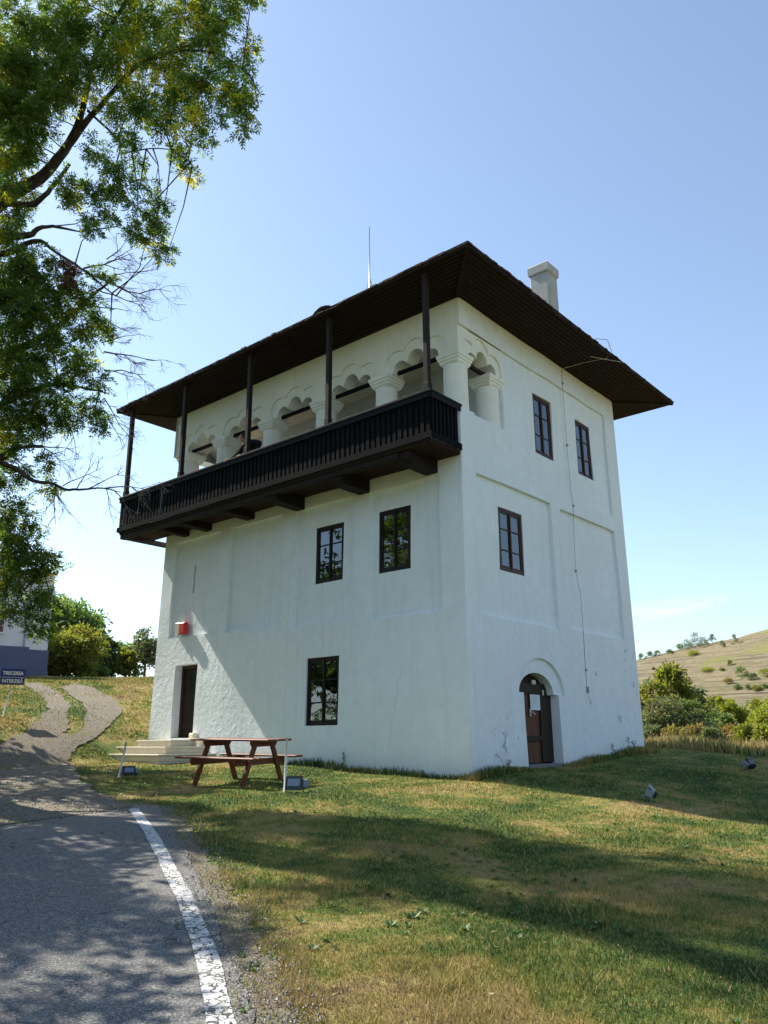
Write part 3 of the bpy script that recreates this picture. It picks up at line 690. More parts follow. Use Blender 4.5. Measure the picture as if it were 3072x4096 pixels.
# left-hand arch
am.prism([(0.442, 8.50)] + [(y, max(z, 8.5)) for y, z in envelope(1.1, [(-0.42, 8.52, 0.235), (0, 8.65, 0.26), (0.42, 8.52, 0.235)], 0.62)] + [(1.9, 8.50), (1.9, HT), (0.442, HT)], lambda y, z: (X0 + 0.05, y, z), lambda y, z: (X0 + 0.42, y, z))
arcade = am.build('arcade', M['plaster_arch'], house)
lc = MB(); lc.box((X0 + 0.43, 0.445, 9.30), (-0.43, 1.915, 9.40)); lc.build('loggia_ceiling', M['plaster_bounce_tint'], house)
lf = MB(); lf.box((X0 + 0.43, 0.43, 6.2), (-0.43, 1.915, 6.30)); lf.build('loggia_floor', M['stone'], house)
# roof-space lid so that the inside stays dark
def column(x, y, hw=1.0, zt=8.57, zb=7.2, r0=0.245):
    c = MB(); n = 24
    dzt = zt - 8.57
    prof = [(r0 * 1.05, zb), (r0 * 1.02, zb + 0.4), (r0, 8.31 + dzt)]
    c.lathe((x, y, 0), prof, n)
    o = c.build('column', M['plaster_arch'], house)
    q = MB(); q.sqloft((x, y, 0), [(8.30 + dzt, 0.235 * hw), (8.36 + dzt, 0.285 * hw), (8.41 + dzt, 0.295 * hw), (8.415 + dzt, 0.315 * hw), (8.475 + dzt, 0.325 * hw), (8.48 + dzt, 0.345 * hw), (8.555 + dzt, 0.35 * hw), (8.572 + dzt, 0.335 * hw)])
    q.build('capital', M['plaster_arch'], o)
for cx in (-7.94, -6.04, -4.12, -2.19): column(cx, 0.25, 0.85, 8.57, 7.2, 0.25)
column(-0.335, 0.335, 0.83, 8.57, 7.2, 0.258)
column(-9.70, 0.35, 0.88, 8.57, 7.2, 0.25)
column(-0.33, 1.52, 0.86, 8.44, 7.2, 0.265)
for c in ARCX:
    t = MB(); t.bar((c - 0.66, 0.26, 8.63), (c + 0.66, 0.26, 8.63), 0.07, 0.075); t.build('tie_bar', M['black_wood'], house)
t = MB(); t.bar((-0.28, 0.55, 8.50), (-0.28, 1.45, 8.50), 0.07, 0.08); t.build('tie_bar', M['brown_wood'], house)
t = MB(); t.bar((X0 + 0.2, 0.5, 8.55), (X0 + 0.2, 1.7, 8.55), 0.07, 0.075); t.build('tie_bar', M['black_wood'], house)

# windows: frame with mullion and glazing bars, panes, curtain
def window(face, r, mat, glass, depth, bars=2, curtain=None, mullion=0.06, leafs=True):
    a0, a1, z0, z1 = r
    zm = (z0 + z1) / 2
    if face == 'F': T = lambda p: Vector((p.x, yf(zm) + depth + p.y + (p.z - zm) * BF / HT, p.z))
    else: T = lambda p: Vector((xr(zm) - depth - p.y - (p.z - zm) * BR / HT, p.x, p.z))
    f = MB(T); w = 0.055; g = 0.005
    f.box((a0 + g, 0, z0 + g), (a0 + w, 0.07, z1 - g)); f.box((a1 - w, 0, z0 + g), (a1 - g, 0.07, z1 - g))
    f.box((a0 + w, 0, z1 - w), (a1 - w, 0.07, z1 - g)); f.box((a0 + w, 0, z0 + g), (a1 - w, 0.07, z0 + w))
    am_ = (a0 + a1) / 2
    o = f.build('window', mat, house)
    s = MB(T)
    for s0, s1 in ((a0 + w, am_), (am_, a1 - w)):
        q = 0.036; s0 += 0.002; s1 -= 0.002
        s.box((s0, 0.012, z0 + w), (s0 + q, 0.052, z1 - w)); s.box((s1 - q, 0.012, z0 + w), (s1, 0.052, z1 - w))
        s.box((s0 + q, 0.012, z1 - w - 0.05), (s1 - q, 0.052, z1 - w)); s.box((s0 + q, 0.012, z0 + w), (s1 - q, 0.052, z0 + w + 0.06))
        for k in range(1, bars + 1):
            zz = z0 + (z1 - z0) * k / (bars + 1); s.box((s0 + q, 0.016, zz - 0.014), (s1 - q, 0.048, zz + 0.014))
    s.box((am_ - 0.018, -0.006, z0 + w), (am_ + 0.018, 0.011, z1 - w))
    s.build('sash', mat, o)
    p = MB(T); p.box((a0 + w, 0.030, z0 + w), (a1 - w, 0.033, z1 - w)); p.build('pane', glass, o)
    if curtain:
        c = MB(T)
        for (u0, u1) in curtain[1]:
            n = 18
            for i in range(n):
                ua = u0 + (u1 - u0) * i / n; ub = u0 + (u1 - u0) * (i + 1) / n
                da = 0.20 + 0.02 * math.sin(ua * 60); db = 0.20 + 0.02 * math.sin(ub * 60)
                A_ = a0 + (a1 - a0) * ua; B_ = a0 + (a1 - a0) * ub
                c.add([(A_, da, z0), (B_, db, z0), (B_, db, z1), (A_, da, z1)], [(0, 1, 2, 3)])
        c.build('curtain', curtain[0], o)
    return o
window('F', FW_OPEN[0], M['frame_black'], M['glass_dark'], 0.10)
window('F', FW_OPEN[1], M['frame_black'], M['glass_dark'], 0.10)
window('F', FW_OPEN[2], M['frame_black'], M['glass_w3'], 0.05, 2, (M['curtain'], [(0.24, 0.40), (0.54, 0.66), (0.80, 0.93)]))
window('R', RW_OPEN[0], M['frame'], M['glass'], 0.085, 2, (M['curtain'], [(0.0, 1.0)]))
window('R', RW_OPEN[1], M['frame'], M['glass'], 0.085, 2, (M['curtain'], [(0.0, 1.0)]))
window('R', RW_OPEN[2], M['frame'], M['glass'], 0.085, 2, (M['curtain'], [(0.0, 1.0)]))
s = MB(); s.box((-8.80, 0.12, 4.40), (-8.70, 0.15, 5.19)); s.build('slit_back', M['grey_stone'], house)

# doors
d = MB(); yd = yf(1.6) + 0.26
d.box((-9.16, yd - 0.04, 0.75), (-9.09, yd + 0.06, 2.55)); d.box((-8.31, yd - 0.04, 0.75), (-8.24, yd + 0.06, 2.55)); d.box((-9.09, yd - 0.04, 2.47), (-8.31, yd + 0.06, 2.55))
door = d.build('door', M['frame'], house); tag(door, 'plain dark door above the stone steps')
d = MB()
for i in range(5): x = -9.09 + i * 0.156; d.bevbox((x + 0.002, yd, 0.76), (x + 0.154, yd + 0.04, 2.465), 0.006)
d.box((-9.08, yd - 0.018, 1.0), (-8.32, yd - 0.001, 1.10)); d.box((-9.08, yd - 0.018, 2.1), (-8.32, yd - 0.001, 2.20))
d.build('door_leaf', M['dark_door'], door)
d = MB(); d.tube([(-8.40, yd - 0.02, 1.65), (-8.40, yd - 0.06, 1.65), (-8.50, yd - 0.06, 1.65)], 0.010, 6); d.build('handle', M['metal'], door)
d = MB(); d.box((-9.155, yf(0.6) + 0.03, 0.60), (-8.24, 0.33, 0.745)); d.build('door_sill', M['stone'], house)

xd = xr(1.2) - 0.23
def door_outline(a0, a1, zs, z0, n=18):
    c = (a0 + a1) / 2; r_ = (a1 - a0) / 2
    return [(a0, z0)] + [(c - r_ * math.cos(math.pi * i / n), zs + r_ * 0.50 * math.sin(math.pi * i / n)) for i in range(n + 1)] + [(a1, z0)]
d = MB(); d.prism(door_outline(1.74, 3.30, DSPR, 0.17), lambda y, z: (xd - 0.06, y, z), lambda y, z: (xd - 0.13, y, z))
adoor = d.build('door', M['dark_door'], house); tag(adoor, 'arched brown plank door with a pinned notice')
d = MB()
for i in range(6):
    y0 = 1.80 + i * 0.235
    zt = DSPR + 0.14 - 0.03 * abs(i - 2.5)
    d.bevbox((xd - 0.058, y0 + 0.003, 0.19), (xd - 0.018, y0 + 0.232, zt), 0.005)
d.build('door_leaf', M['door_wood'], adoor)
d = MB()
for (y0, y1, z0, z1) in ((1.80, 3.30, 1.60, 1.80), (1.84, 3.26, 0.62, 0.72), (2.02, 2.12, 0.2, 1.60), (2.82, 3.28, 0.2, 1.60), (2.12, 2.82, 1.57, 1.60)):
    d.bevbox((xd - 0.017, y0, z0), (xd + (0.0155 if y1 - y0 > 1 else 0.018), y1, z1), 0.004)
d.build('door_rails', M['dark_door'], adoor)
d = MB(); d.box((xd + 0.020, 2.42, 1.245), (xd + 0.026, 2.81, 1.56)); nb = d.build('notice', M['paper'], adoor); tag(nb, 'pale sheet of paper in a cream border')
d = MB()
for i in range(7):
    d.box((xd + 0.0265, 2.46, 1.51 - i * 0.034), (xd + 0.0275, 2.76 - 0.05 * (i % 3), 1.518 - i * 0.034))
d.build('printed_lines', M['paper_ink'], nb)
d = MB(); d.bevbox((xd + 0.018, 2.50, 1.77), (xd + 0.05, 2.65, 1.86), 0.008); tag(d.build('emergency_light', M['cream'], house), 'small cream box over the arched door')
d = MB(); d.bevbox((xd + 0.0185, 2.93, 1.56), (xd + 0.04, 2.98, 1.67), 0.006); d.build('door_contact', M['cream'], adoor)
d = MB(); d.box((xd + 0.018, 2.38, 1.12), (xd + 0.024, 2.44, 1.26)); d.tube([(xd + 0.02, 2.41, 1.20), (xd + 0.07, 2.41, 1.20), (xd + 0.07, 2.53, 1.15)], 0.013, 6); d.build('handle', M['metal'], adoor)
d = MB(); d.bevbox((xd - 0.1, 1.852, 0.02), (0.055, 3.288, 0.172), 0.012); d.bevbox((0.0, 1.80, -0.12), (0.15, 3.2, 0.075), 0.03); d.build('threshold', M['grey_stone'], house)

# fixtures on the wall
b = MB(); b.bevbox((-9.24, -0.145, 3.36), (-9.02, -0.02, 3.66), 0.02); b.bevbox((-9.17, -0.16, 3.33), (-9.10, -0.06, 3.36), 0.004)
ab = b.build('alarm_box', M['cream'], house); tag(ab, 'cream alarm box with a red siren cover')
b = MB(); b.bevbox((-9.01, -0.19, 3.345), (-8.76, -0.03, 3.645), 0.03); b.build('siren_cover', M['red'], ab)
b = MB(); cpts = [(0.0, 4.52, 9.7), (0.005, 4.50, 8.6), (0.012, 4.50, 7.63), (0.03, 4.53, 6.5), (0.035, 4.58, 6.09), (0.03, 4.50, 5.2), (0.03, 4.45, 4.46), (0.035, 4.60, 4.0), (0.04, 4.62, 3.38), (0.045, 4.58, 2.17), (0.045, 4.58, 1.74)]
b.tube([(xr(z) + 0.012 + (0 if (z > 6.2 or z < 3.0) else -0.0), y, z) for (_, y, z) in cpts], 0.0055, 5)
cb = b.build('lightning_cable', M['cable'], house)
for z in (9.3, 7.63, 6.09, 4.46, 2.17): yy = float(np.interp(-z, [-p[2] for p in cpts], [p[1] for p in cpts])); b = MB(); b.box((xr(z) - 0.005, yy - 0.022, z - 0.022), (xr(z) + 0.04, yy + 0.022, z + 0.022)); b.build('cable_clamp', M['cable'], cb)
b = MB(); b.box((xr(1.7), 4.55, 1.66), (xr(1.7) + 0.045, 4.61, 1.80)); b.build('test_box', M['cable'], cb)

# ---- roof
RX0, RX1, RY0, RY1, EZ = -11.26, 1.16, -1.24, 9.0, 9.865
roof = empty('roof', (0, 0, 0)); roof.parent = house
tag(roof, 'dark shingled hipped roof with deep boarded eaves')
s = MB()
nb_ = 12; ox0, ox1, oy0, oy1 = X0 - 0.02, -0.0, 0.0, Y1 + 0.02
def ringpts(t, dz=0.0):
    return [(ox0 + (RX0 - ox0) * t, oy0 + (RY0 - oy0) * t, 9.745 + (EZ - 9.745) * t + dz), (ox1 + (RX1 - ox1) * t, oy0 + (RY0 - oy0) * t, 9.745 + (EZ - 9.745) * t + dz),
            (ox1 + (RX1 - ox1) * t, oy1 + (RY1 - oy1) * t, 9.745 + (EZ - 9.745) * t + dz), (ox0 + (RX0 - ox0) * t, oy1 + (RY1 - oy1) * t, 9.745 + (EZ - 9.745) * t + dz)]
for i in range(nb_):
    t0 = -0.04 + 1.03 * i / nb_; t1 = -0.04 + 1.03 * (i + 0.97) / nb_
    a = ringpts(t0, 0.016); c = ringpts(t1, -0.004); e = ringpts(t1, 0.03)
    s.add(a + c + e, [(k, (k + 1) % 4, 4 + (k + 1) % 4, 4 + k) for k in range(4)] + [(4 + k, 4 + (k + 1) % 4, 8 + (k + 1) % 4, 8 + k) for k in range(4)])
s.build('soffit', M['soffit'], roof)
for cx_, cy_, ex, ey in ((ox0, oy0, RX0, RY0), (ox1, oy0, RX1, RY0), (ox1, oy1, RX1, RY1), (ox0, oy1, RX0, RY1)):
    s = MB(); s.bar((cx_, cy_, 9.735), (cx_ + (ex - cx_) * 0.98, cy_ + (ey - cy_) * 0.98, EZ - 0.012), 0.07, 0.03)
    s.build('hip_batten', M['soffit'], roof)
# eave boards of uneven width, thickness and reach
s = MB()
def eave_run(p0, p1, out):
    p0 = Vector(p0); p1 = Vector(p1); L = (p1 - p0).length; d_ = (p1 - p0) / L; t = 0
    while t < L:
        w = random.uniform(0.10, 0.20); t2 = min(L, t + w)
        j = random.uniform(-0.012, 0.022); h = random.uniform(-0.012, 0.014) + 0.02 * math.sin(t * 1.3)
        a = p0 + d_ * t; b_ = p0 + d_ * (t2 - 0.006); o1 = Vector(out) * (0.0 + j); o2 = Vector(out) * (-0.35); up = Vector((0, 0, 0.075 + h)); up2 = Vector((0, 0, 0.24))
        lo = Vector((0, 0, 0.035 + h * 0.5)); lo2 = Vector((0, 0, 0.15))
        ai = p0 + d_ * min(max(t, 0.36), L - 0.36); bi = p0 + d_ * min(max(t2 - 0.006, 0.37), L - 0.35)
        s.add([a + o1 + lo, b_ + o1 + lo, b_ + o1 + up, a + o1 + up, ai + o2 + lo2, bi + o2 + lo2, bi + o2 + up2, ai + o2 + up2],
              [(0, 1, 2, 3), (3, 2, 6, 7), (0, 4, 5, 1), (0, 3, 7, 4), (1, 5, 6, 2)])
        t = t2
C4 = [(RX0, RY0, EZ), (RX1, RY0, EZ), (RX1, RY1, EZ), (RX0, RY1, EZ)]
for i, o_ in enumerate(((0, -1, 0), (1, 0, 0), (0, 1, 0), (-1, 0, 0))): eave_run(C4[i], C4[(i + 1) % 4], o_)
s.build('eave_shingles', M['shingle'], roof)
s = MB()
i_ = 0.03
s.box((RX0 + i_, RY0 + i_, EZ - 0.006), (RX1 - i_, RY0 + i_ + 0.04, EZ + 0.05)); s.box((RX0 + i_, RY1 - i_ - 0.04, EZ - 0.006), (RX1 - i_, RY1 - i_, EZ + 0.05))
s.box((RX0 + i_, RY0 + i_ + 0.04, EZ - 0.006), (RX0 + i_ + 0.04, RY1 - i_ - 0.04, EZ + 0.05)); s.box((RX1 - i_ - 0.04, RY0 + i_ + 0.04, EZ - 0.006), (RX1 - i_, RY1 - i_ - 0.04, EZ + 0.05))
s.build('fascia', M['brown_wood'], roof)
tn = math.tan(R(29)); hw = (RY1 - RY0) / 2; rz = EZ + 0.09 + hw * tn
s = MB(); e0 = EZ + 0.085
s.add([(RX0, RY0, e0), (RX1, RY0, e0), (RX1, RY1, e0), (RX0, RY1, e0), (RX0 + hw, RY0 + hw, rz), (RX1 - hw, RY0 + hw, rz)], [(0, 1, 5, 4), (1, 2, 5), (2, 3, 4, 5), (3, 0, 4)])
s.build('roof_slope', M['shingle'], roof)
# chimney
def roofz(x, y): return e0 + tn * min(x - RX0, RX1 - x, y - RY0, RY1 - y)
cx_, cy_ = -0.72, 5.28
s = MB(); s.bevbox((cx_ - 0.27, cy_ - 0.27, roofz(cx_ + 0.3, cy_) - 0.3), (cx_ + 0.27, cy_ + 0.27, 12.98), 0.02)
s.sqloft((cx_, cy_, 0), [(12.97, 0.275), (13.02, 0.31), (13.24, 0.315), (13.28, 0.29)])
s.add([(cx_ - 0.29, cy_ - 0.29, 13.28), (cx_ + 0.29, cy_ - 0.29, 13.28), (cx_ + 0.29, cy_ + 0.29, 13.28), (cx_ - 0.29, cy_ + 0.29, 13.28), (cx_, cy_, 13.42)], [(0, 1, 4), (1, 2, 4), (2, 3, 4), (3, 0, 4)])
tag(s.build('chimney', M['chimney'], roof), 'weathered grey white chimney with a capped top')
# eyebrow vent on the front slope
s = MB(); vx = -4.35
for i in range(14):
    t0 = math.pi * i / 14; t1 = math.pi * (i + 1) / 14
    def pv(t, y, k=1.0): return (vx - 0.62 * math.cos(t) * k, y, roofz(vx, 0.45) - 0.10 + 0.52 * math.sin(t) ** 1.4 * k)
    j = random.uniform(0, 0.025)
    s.add([pv(t0, 0.25 + j), pv(t1, 0.25 + j), pv(t1, 1.6), pv(t0, 1.6), pv(t0, 0.27 + j, 0.88), pv(t1, 0.27 + j, 0.88)], [(0, 1, 2, 3), (0, 4, 5, 1)])
dv = s.build('roof_vent', M['shingle'], roof)
s = MB(); ax, ay = -4.27, 2.0
s.tube([(ax, ay, roofz(ax, ay) - 0.05), (ax, ay, 13.4), (ax, ay, 14.55)], [0.022, 0.018, 0.010], 6)
for dx_, dy_ in ((-0.32, 0), (0.32, 0), (0, 0.3)): s.tube([(ax + dx_, ay + dy_, roofz(ax, ay) + 0.2), (ax, ay, 12.95)], 0.008, 4)
tag(s.build('lightning_rod', M['metal'], roof), 'thin pale mast stayed by struts on the roof')
s = MB(); s.tube([(0.06, 4.52, 9.70), (0.5, 4.75, 9.80), (1.02, 4.98, 9.84), (1.2, 4.95, 9.93), (1.26, 4.6, 10.12), (1.0, 4.5, 10.2)], 0.009, 5); s.tube([(0.80, 4.55, 9.80), (1.20, 5.45, 9.85)], 0.010, 5)
s.build('roof_cable', M['metal'], roof)

# ---- balcony
BX0, BX1, BY = -10.92, xr(7) + 0.005, -1.05
s = MB(); s.box((BX0 + 0.03, BY + 0.03, 6.20), (BX1 - 0.02, -0.06, 6.245))
for i in range(10):
    y0 = BY + 0.04 + i * 0.1; s.bevbox((BX0 + 0.04, y0, 6.16), (BX1 - 0.03, y0 + 0.094, 6.199), 0.004)
balcony = s.build('balcony', M['brown_wood'], house); tag(balcony, 'long black wooden balcony on thick beams')
s = MB(); s.bevbox((BX0 + 0.05, BY + 0.06, 6.045), (-0.85, BY + 0.22, 6.158), 0.01); s.bevbox((BX0 + 0.06, BY + 0.22, 6.05), (BX0 + 0.28, 0.5, 6.157), 0.01); s.build('edge_beam', M['beam'], balcony)
for xb, zb, wd in ((-0.73, 5.90, 0.30), (-2.60, 5.87, 0.30), (-4.63, 5.89, 0.30), (-6.43, 5.98, 0.26), (-8.12, 5.98, 0.24), (-9.10, 6.0, 0.22)):
    s = MB(); s.prism([(-0.02, zb), (BY + 0.20, zb + 0.0), (BY + 0.10, zb + 0.10), (BY + 0.10, 6.157), (-0.02, 6.157)], lambda y, z: (xb - wd / 2, y, z), lambda y, z: (xb + wd / 2, y, z)); s.build('beam', M['beam'], balcony)
s = MB()
s.box((BX0, BY - 0.012, 6.24), (BX1, BY + 0.018, 6.37)); s.box((BX0 - 0.012, BY - 0.02, 6.235), (BX0 + 0.018, -0.03, 6.372)); s.box((BX1 - 0.0, BY - 0.012, 6.24), (BX1 + 0.03, -0.05, 6.37))
s.box((BX0 - 0.03, BY - 0.015, 6.255), (BX0, BY + 0.05, 6.33))
s.build('bottom_rail', M['black_wood'], balcony)
s = MB()
s.bevbox((BX0 - 0.02, BY - 0.045, 7.185), (BX1 + 0.045, BY + 0.085, 7.24), 0.008); s.bevbox((BX0 - 0.02, BY + 0.086, 7.185), (BX0 + 0.10, -0.04, 7.24), 0.008); s.bevbox((BX1 - 0.08, BY + 0.086, 7.185), (BX1 + 0.045, -0.02, 7.24), 0.008)
s.box((BX0, BY - 0.022, 7.08), (BX1 + 0.012, BY + 0.018, 7.184)); s.box((BX1 + 0.0, BY + 0.019, 7.08), (BX1 + 0.032, -0.05, 7.184)); s.box((BX0 - 0.012, BY + 0.019, 7.08), (BX0 + 0.018, -0.05, 7.184))
s.build('handrail', M['rail_wood'], balcony)
s = MB(); x = BX0 + 0.02; i = 0
while x < BX1 - 0.05:
    w = 0.085; j = random.uniform(-0.004, 0.004)
    s.box((x, BY + 0.022 + j, 6.28), (x + w, BY + 0.042 + j, 7.15))
    x += 0.142; i += 1
x = BX0 + 0.02
while x < BX1 - 0.05:
    s.box((x + 0.075, BY + 0.046, 6.28), (x + 0.150, BY + 0.062, 7.15)); x += 0.142
for xe in (BX0 + 0.03, BX1 - 0.035):
    y = BY + 0.07
    while y < -0.12:
        s.box((xe, y, 6.28), (xe + 0.02, y + 0.075, 7.15)); y += 0.128
    s.box((xe - 0.012 if xe < -5 else xe - 0.012, BY + 0.07, 6.28), (xe - 0.004, -0.08, 7.15))
s.build('slats', M['black_wood'], balcony)
for xp in (-10.70, -8.15, -5.50, -2.79, -0.06):
    s = MB(); y0 = BY + 0.035; w = 0.055
    s.bevbox((xp - w, y0 - w + 0.0, 7.241), (xp + w, y0 + w + 0.0, 9.84), 0.010); s.bevbox((xp - w - 0.012, y0 - w - 0.013, 7.242), (xp + w + 0.012, y0 + w + 0.013, 7.40), 0.01)
    s.build('post', M['post_wood'], balcony)

# ------------------------------------------------------------------ stone steps
st = empty('stone_steps', (-8.7, -0.9, 0.2)); tag(st, 'three pale stone steps spreading below the left door', 'steps')
off = Vector((-8.7, -0.9, 0.2))
for (x0, x1, y0, z1) in ((-9.40, -8.02, -0.88, 0.70), (-9.70, -7.65, -1.27, 0.545), (-10.05, -7.33, -1.66, 0.385)):
    s = MB(lambda p: p - off); z0 = z1 - 0.155
    xs = [x0 + (x1 - x0) * k / 3 for k in range(4)]
    for k in range(3): s.bevbox((xs[k] + 0.002, y0, z0 - 0.0), (xs[k + 1] - 0.002, -0.11, z1 - 0.041), 0.008)
    for k in range(3): s.bevbox((xs[k] + 0.001 - (0.025 if k == 0 else 0), y0 - 0.03, z1 - 0.04), (xs[k + 1] - 0.001 + (0.025 if k == 2 else 0), -0.105, z1), 0.009)
    s.build('step', M['stone'], st)
s = MB(lambda p: p - off); s.box((-10.04, -1.64, -0.15), (-7.34, -0.2, 0.228)); s.build('foundation', M['stone'], st)
s = MB(lambda p: p - off); s.bevbox((-8.22, -0.26, 0.70), (-8.02, -0.10, 0.86), 0.03); s.bevbox((-8.0, -0.24, 0.3), (-7.80, -0.10, 0.72), 0.03); s.build('kerb_block', M['plaster_bounce_tint'], st)

# ------------------------------------------------------------------ picnic table
def picnic():
    c = Vector((-2.92, -2.98)); rz_ = 0.20
    t = empty('picnic_table', (c.x, c.y, H(c.x, c.y)), rz_)
    t.rotation_euler = (R(1.5), R(1.0), rz_)
    tag(t, 'reddish brown wooden picnic table with two attached benches on the grass', 'picnic table')
    L = 0.86
    for name, ys, z, th in (('tabletop', [-0.28, -0.14, 0.0, 0.14, 0.28], 0.73, 0.035), ('bench', [-0.66, -0.53], 0.44, 0.035), ('bench', [0.53, 0.66], 0.44, 0.035)):
        s = MB()
        for i, y in enumerate(ys):
            w = 0.066 if name == 'tabletop' else 0.062; e = random.uniform(-0.012, 0.012)
            s.bevbox((-L + e, y - w, z - th / 2), (L + e, y + w, z + th / 2), 0.007)
        s.build(name, M['table'], t)
    for x in (-0.52, 0.52):
        s = MB(); s.prism([(-0.36, 0.715), (-0.36, 0.67), (-0.31, 0.62), (0.31, 0.62), (0.36, 0.67), (0.36, 0.715)], lambda y, z: (x - 0.02, y, z), lambda y, z: (x + 0.02, y, z)); s.build('top_brace', M['table_leg'], t)
        s = MB(); s.prism([(-0.73, 0.42), (-0.73, 0.36), (-0.68, 0.32), (0.68, 0.32), (0.73, 0.36), (0.73, 0.42)], lambda y, z: (x + 0.045 * (1 if x > 0 else -1) * -1 - 0.02, y, z), lambda y, z: (x + 0.045 * (1 if x > 0 else -1) * -1 + 0.02, y, z)); s.build('bench_support', M['table_leg'], t)
        for sy in (-1, 1):
            s = MB(); s.bar((x, sy * 0.22, 0.70), (x, sy * 0.56, -0.03), 0.045, 0.085, (0, 1, 0)); s.build('leg', M['table_leg'], t)
picnic()

# ------------------------------------------------------------------ stakes, floodlights, sign
def stake(px, py, h, lean, label):
    p = gp(px, py); o = empty('stake', p)
    o.rotation_euler = (0, 0, 0)
    s = MB(); d_ = Vector(lean); s.tube([Vector((0, 0, -0.05)), d_ * 0.5 * h, d_ * h], [0.020, 0.019, 0.017], 8)
    m_ = s.build('stake', M['stake'], None); col.objects.unlink(m_); me = m_.data; bpy.data.objects.remove(m_); bpy.data.objects.remove(o)
    o = bpy.data.objects.new('stake', me); col.objects.link(o); o.location = p; tag(o, label, 'stake', 'white stakes in the grass')
stake(615, 1712, 0.83, (0.0, 0.02, 1), 'upright white stake beside the right end of the picnic table')
stake(256, 1681, 0.66, (0.11, 0.09, 0.98), 'leaning white stake in front of the stone steps')

def floodlight(px, py, rz, tilt, label, face=True, scale=1.0):
    p = gp(px, py); t = empty('floodlight', p + Vector((0, 0, 0.0)), rz); t.scale = (scale,) * 3
    tag(t, label, 'floodlight', 'floodlights on the lawn')
    Rm = Matrix.Rotation(tilt, 3, 'X')
    T = lambda q: Rm @ q + Vector((0, 0, 0.14))
    s = MB(T); s.prism([(-0.02, -0.09), (0.07, -0.06), (0.09, 0.0), (0.07, 0.06), (-0.02, 0.09)], lambda y, z: (-0.12, y, z), lambda y, z: (0.12, y, z))
    for k in range(6): s.box((-0.10 + k * 0.038, 0.06, -0.05), (-0.092 + k * 0.038, 0.11, 0.05))
    s.build('housing', M['lamp_black'], t)
    s = MB(T); s.box((-0.135, -0.045, -0.105), (0.135, -0.021, 0.105)); s.build('bezel', M['lamp_grey'] if not face else M['lamp_black'], t)
    s = MB(T); s.box((-0.10, -0.050, -0.045), (0.10, -0.0455, 0.065)); s.build('lens', M['lens'], t)
    s = MB(T); s.bevbox((0.14, -0.03, -0.06), (0.22, 0.09, 0.06), 0.012); s.build('gear_box', M['lamp_grey'], t)
    s = MB(); s.tube([(-0.14, 0, 0.14), (-0.15, 0, 0.02), (-0.06, 0, -0.0), (0.06, 0, -0.0), (0.15, 0, 0.02), (0.14, 0, 0.14)], 0.010, 5); s.bar((0, 0, -0.12), (0, 0, 0.012), 0.04, 0.04); s.build('bracket', M['lamp_grey'], t)
floodlight(636, 1713, R(28), R(-12), 'black floodlight with a bright lens next to the upright white stake')
floodlight(277, 1681, R(70), R(-30), 'small floodlight behind the leaning white stake', True, 0.85)
floodlight(1405, 1733, R(-75), R(-25), 'grey floodlight on the shaded lawn right of the arched door', False, 0.95)
floodlight(1619, 1666, R(-100), R(-45), 'floodlight at the far right edge of the lawn near the shadow line', True, 1.05)

def sign():
    p = on_ground(23, 23.0); t = empty('notice_sign', p, 0.0)
    g = Vector(CAM) - p; t.rotation_euler = (0, 0, math.atan2(g.y, g.x) + math.pi / 2 + 0.12)
    tag(t, 'blue forbidden passage notice board on a thin white post beside the gravel track', 'sign')
    s = MB(); s.tube([(-0.13, 0.02, -0.1), (0.0, 0.02, 0.8)], 0.018, 8); s.build('post', M['white'], t)
    z0, z1, wd = 0.78, 1.20, 0.29
    z0 = 0.80
    s = MB(); s.bevbox((-wd, -0.012, z0), (wd, 0.008, z1), 0.003); bd = s.build('board', M['sign_blue'], t)
    for txt, zz in (('TRECEREA', 1.085), ('INTERZISĂ', 0.885)):
        cu = bpy.data.curves.new('lettering', 'FONT'); cu.body = txt; cu.align_x = 'CENTER'; cu.align_y = 'CENTER'; cu.size = 0.125; cu.extrude = 0.001; cu.offset = 0.0035
        ob = bpy.data.objects.new('lettering', cu); col.objects.link(ob)
        dg = bpy.context.evaluated_depsgraph_get(); dg.update()
        me = bpy.data.meshes.new_from_object(ob.evaluated_get(dg)); bpy.data.objects.remove(ob)
        me.materials.clear(); me.materials.append(M['white'])
        lo = bpy.data.objects.new('lettering', me); col.objects.link(lo); lo.parent = bd; lo.location = (0, -0.0145, zz); lo.rotation_euler = (R(90), 0, 0); lo.scale = (0.83, 1, 1)
    s = MB(); s.box((-wd + 0.02, -0.0135, 0.979), (wd - 0.02, -0.0125, 0.987)); s.build('rule', M['white'], bd)
sign()

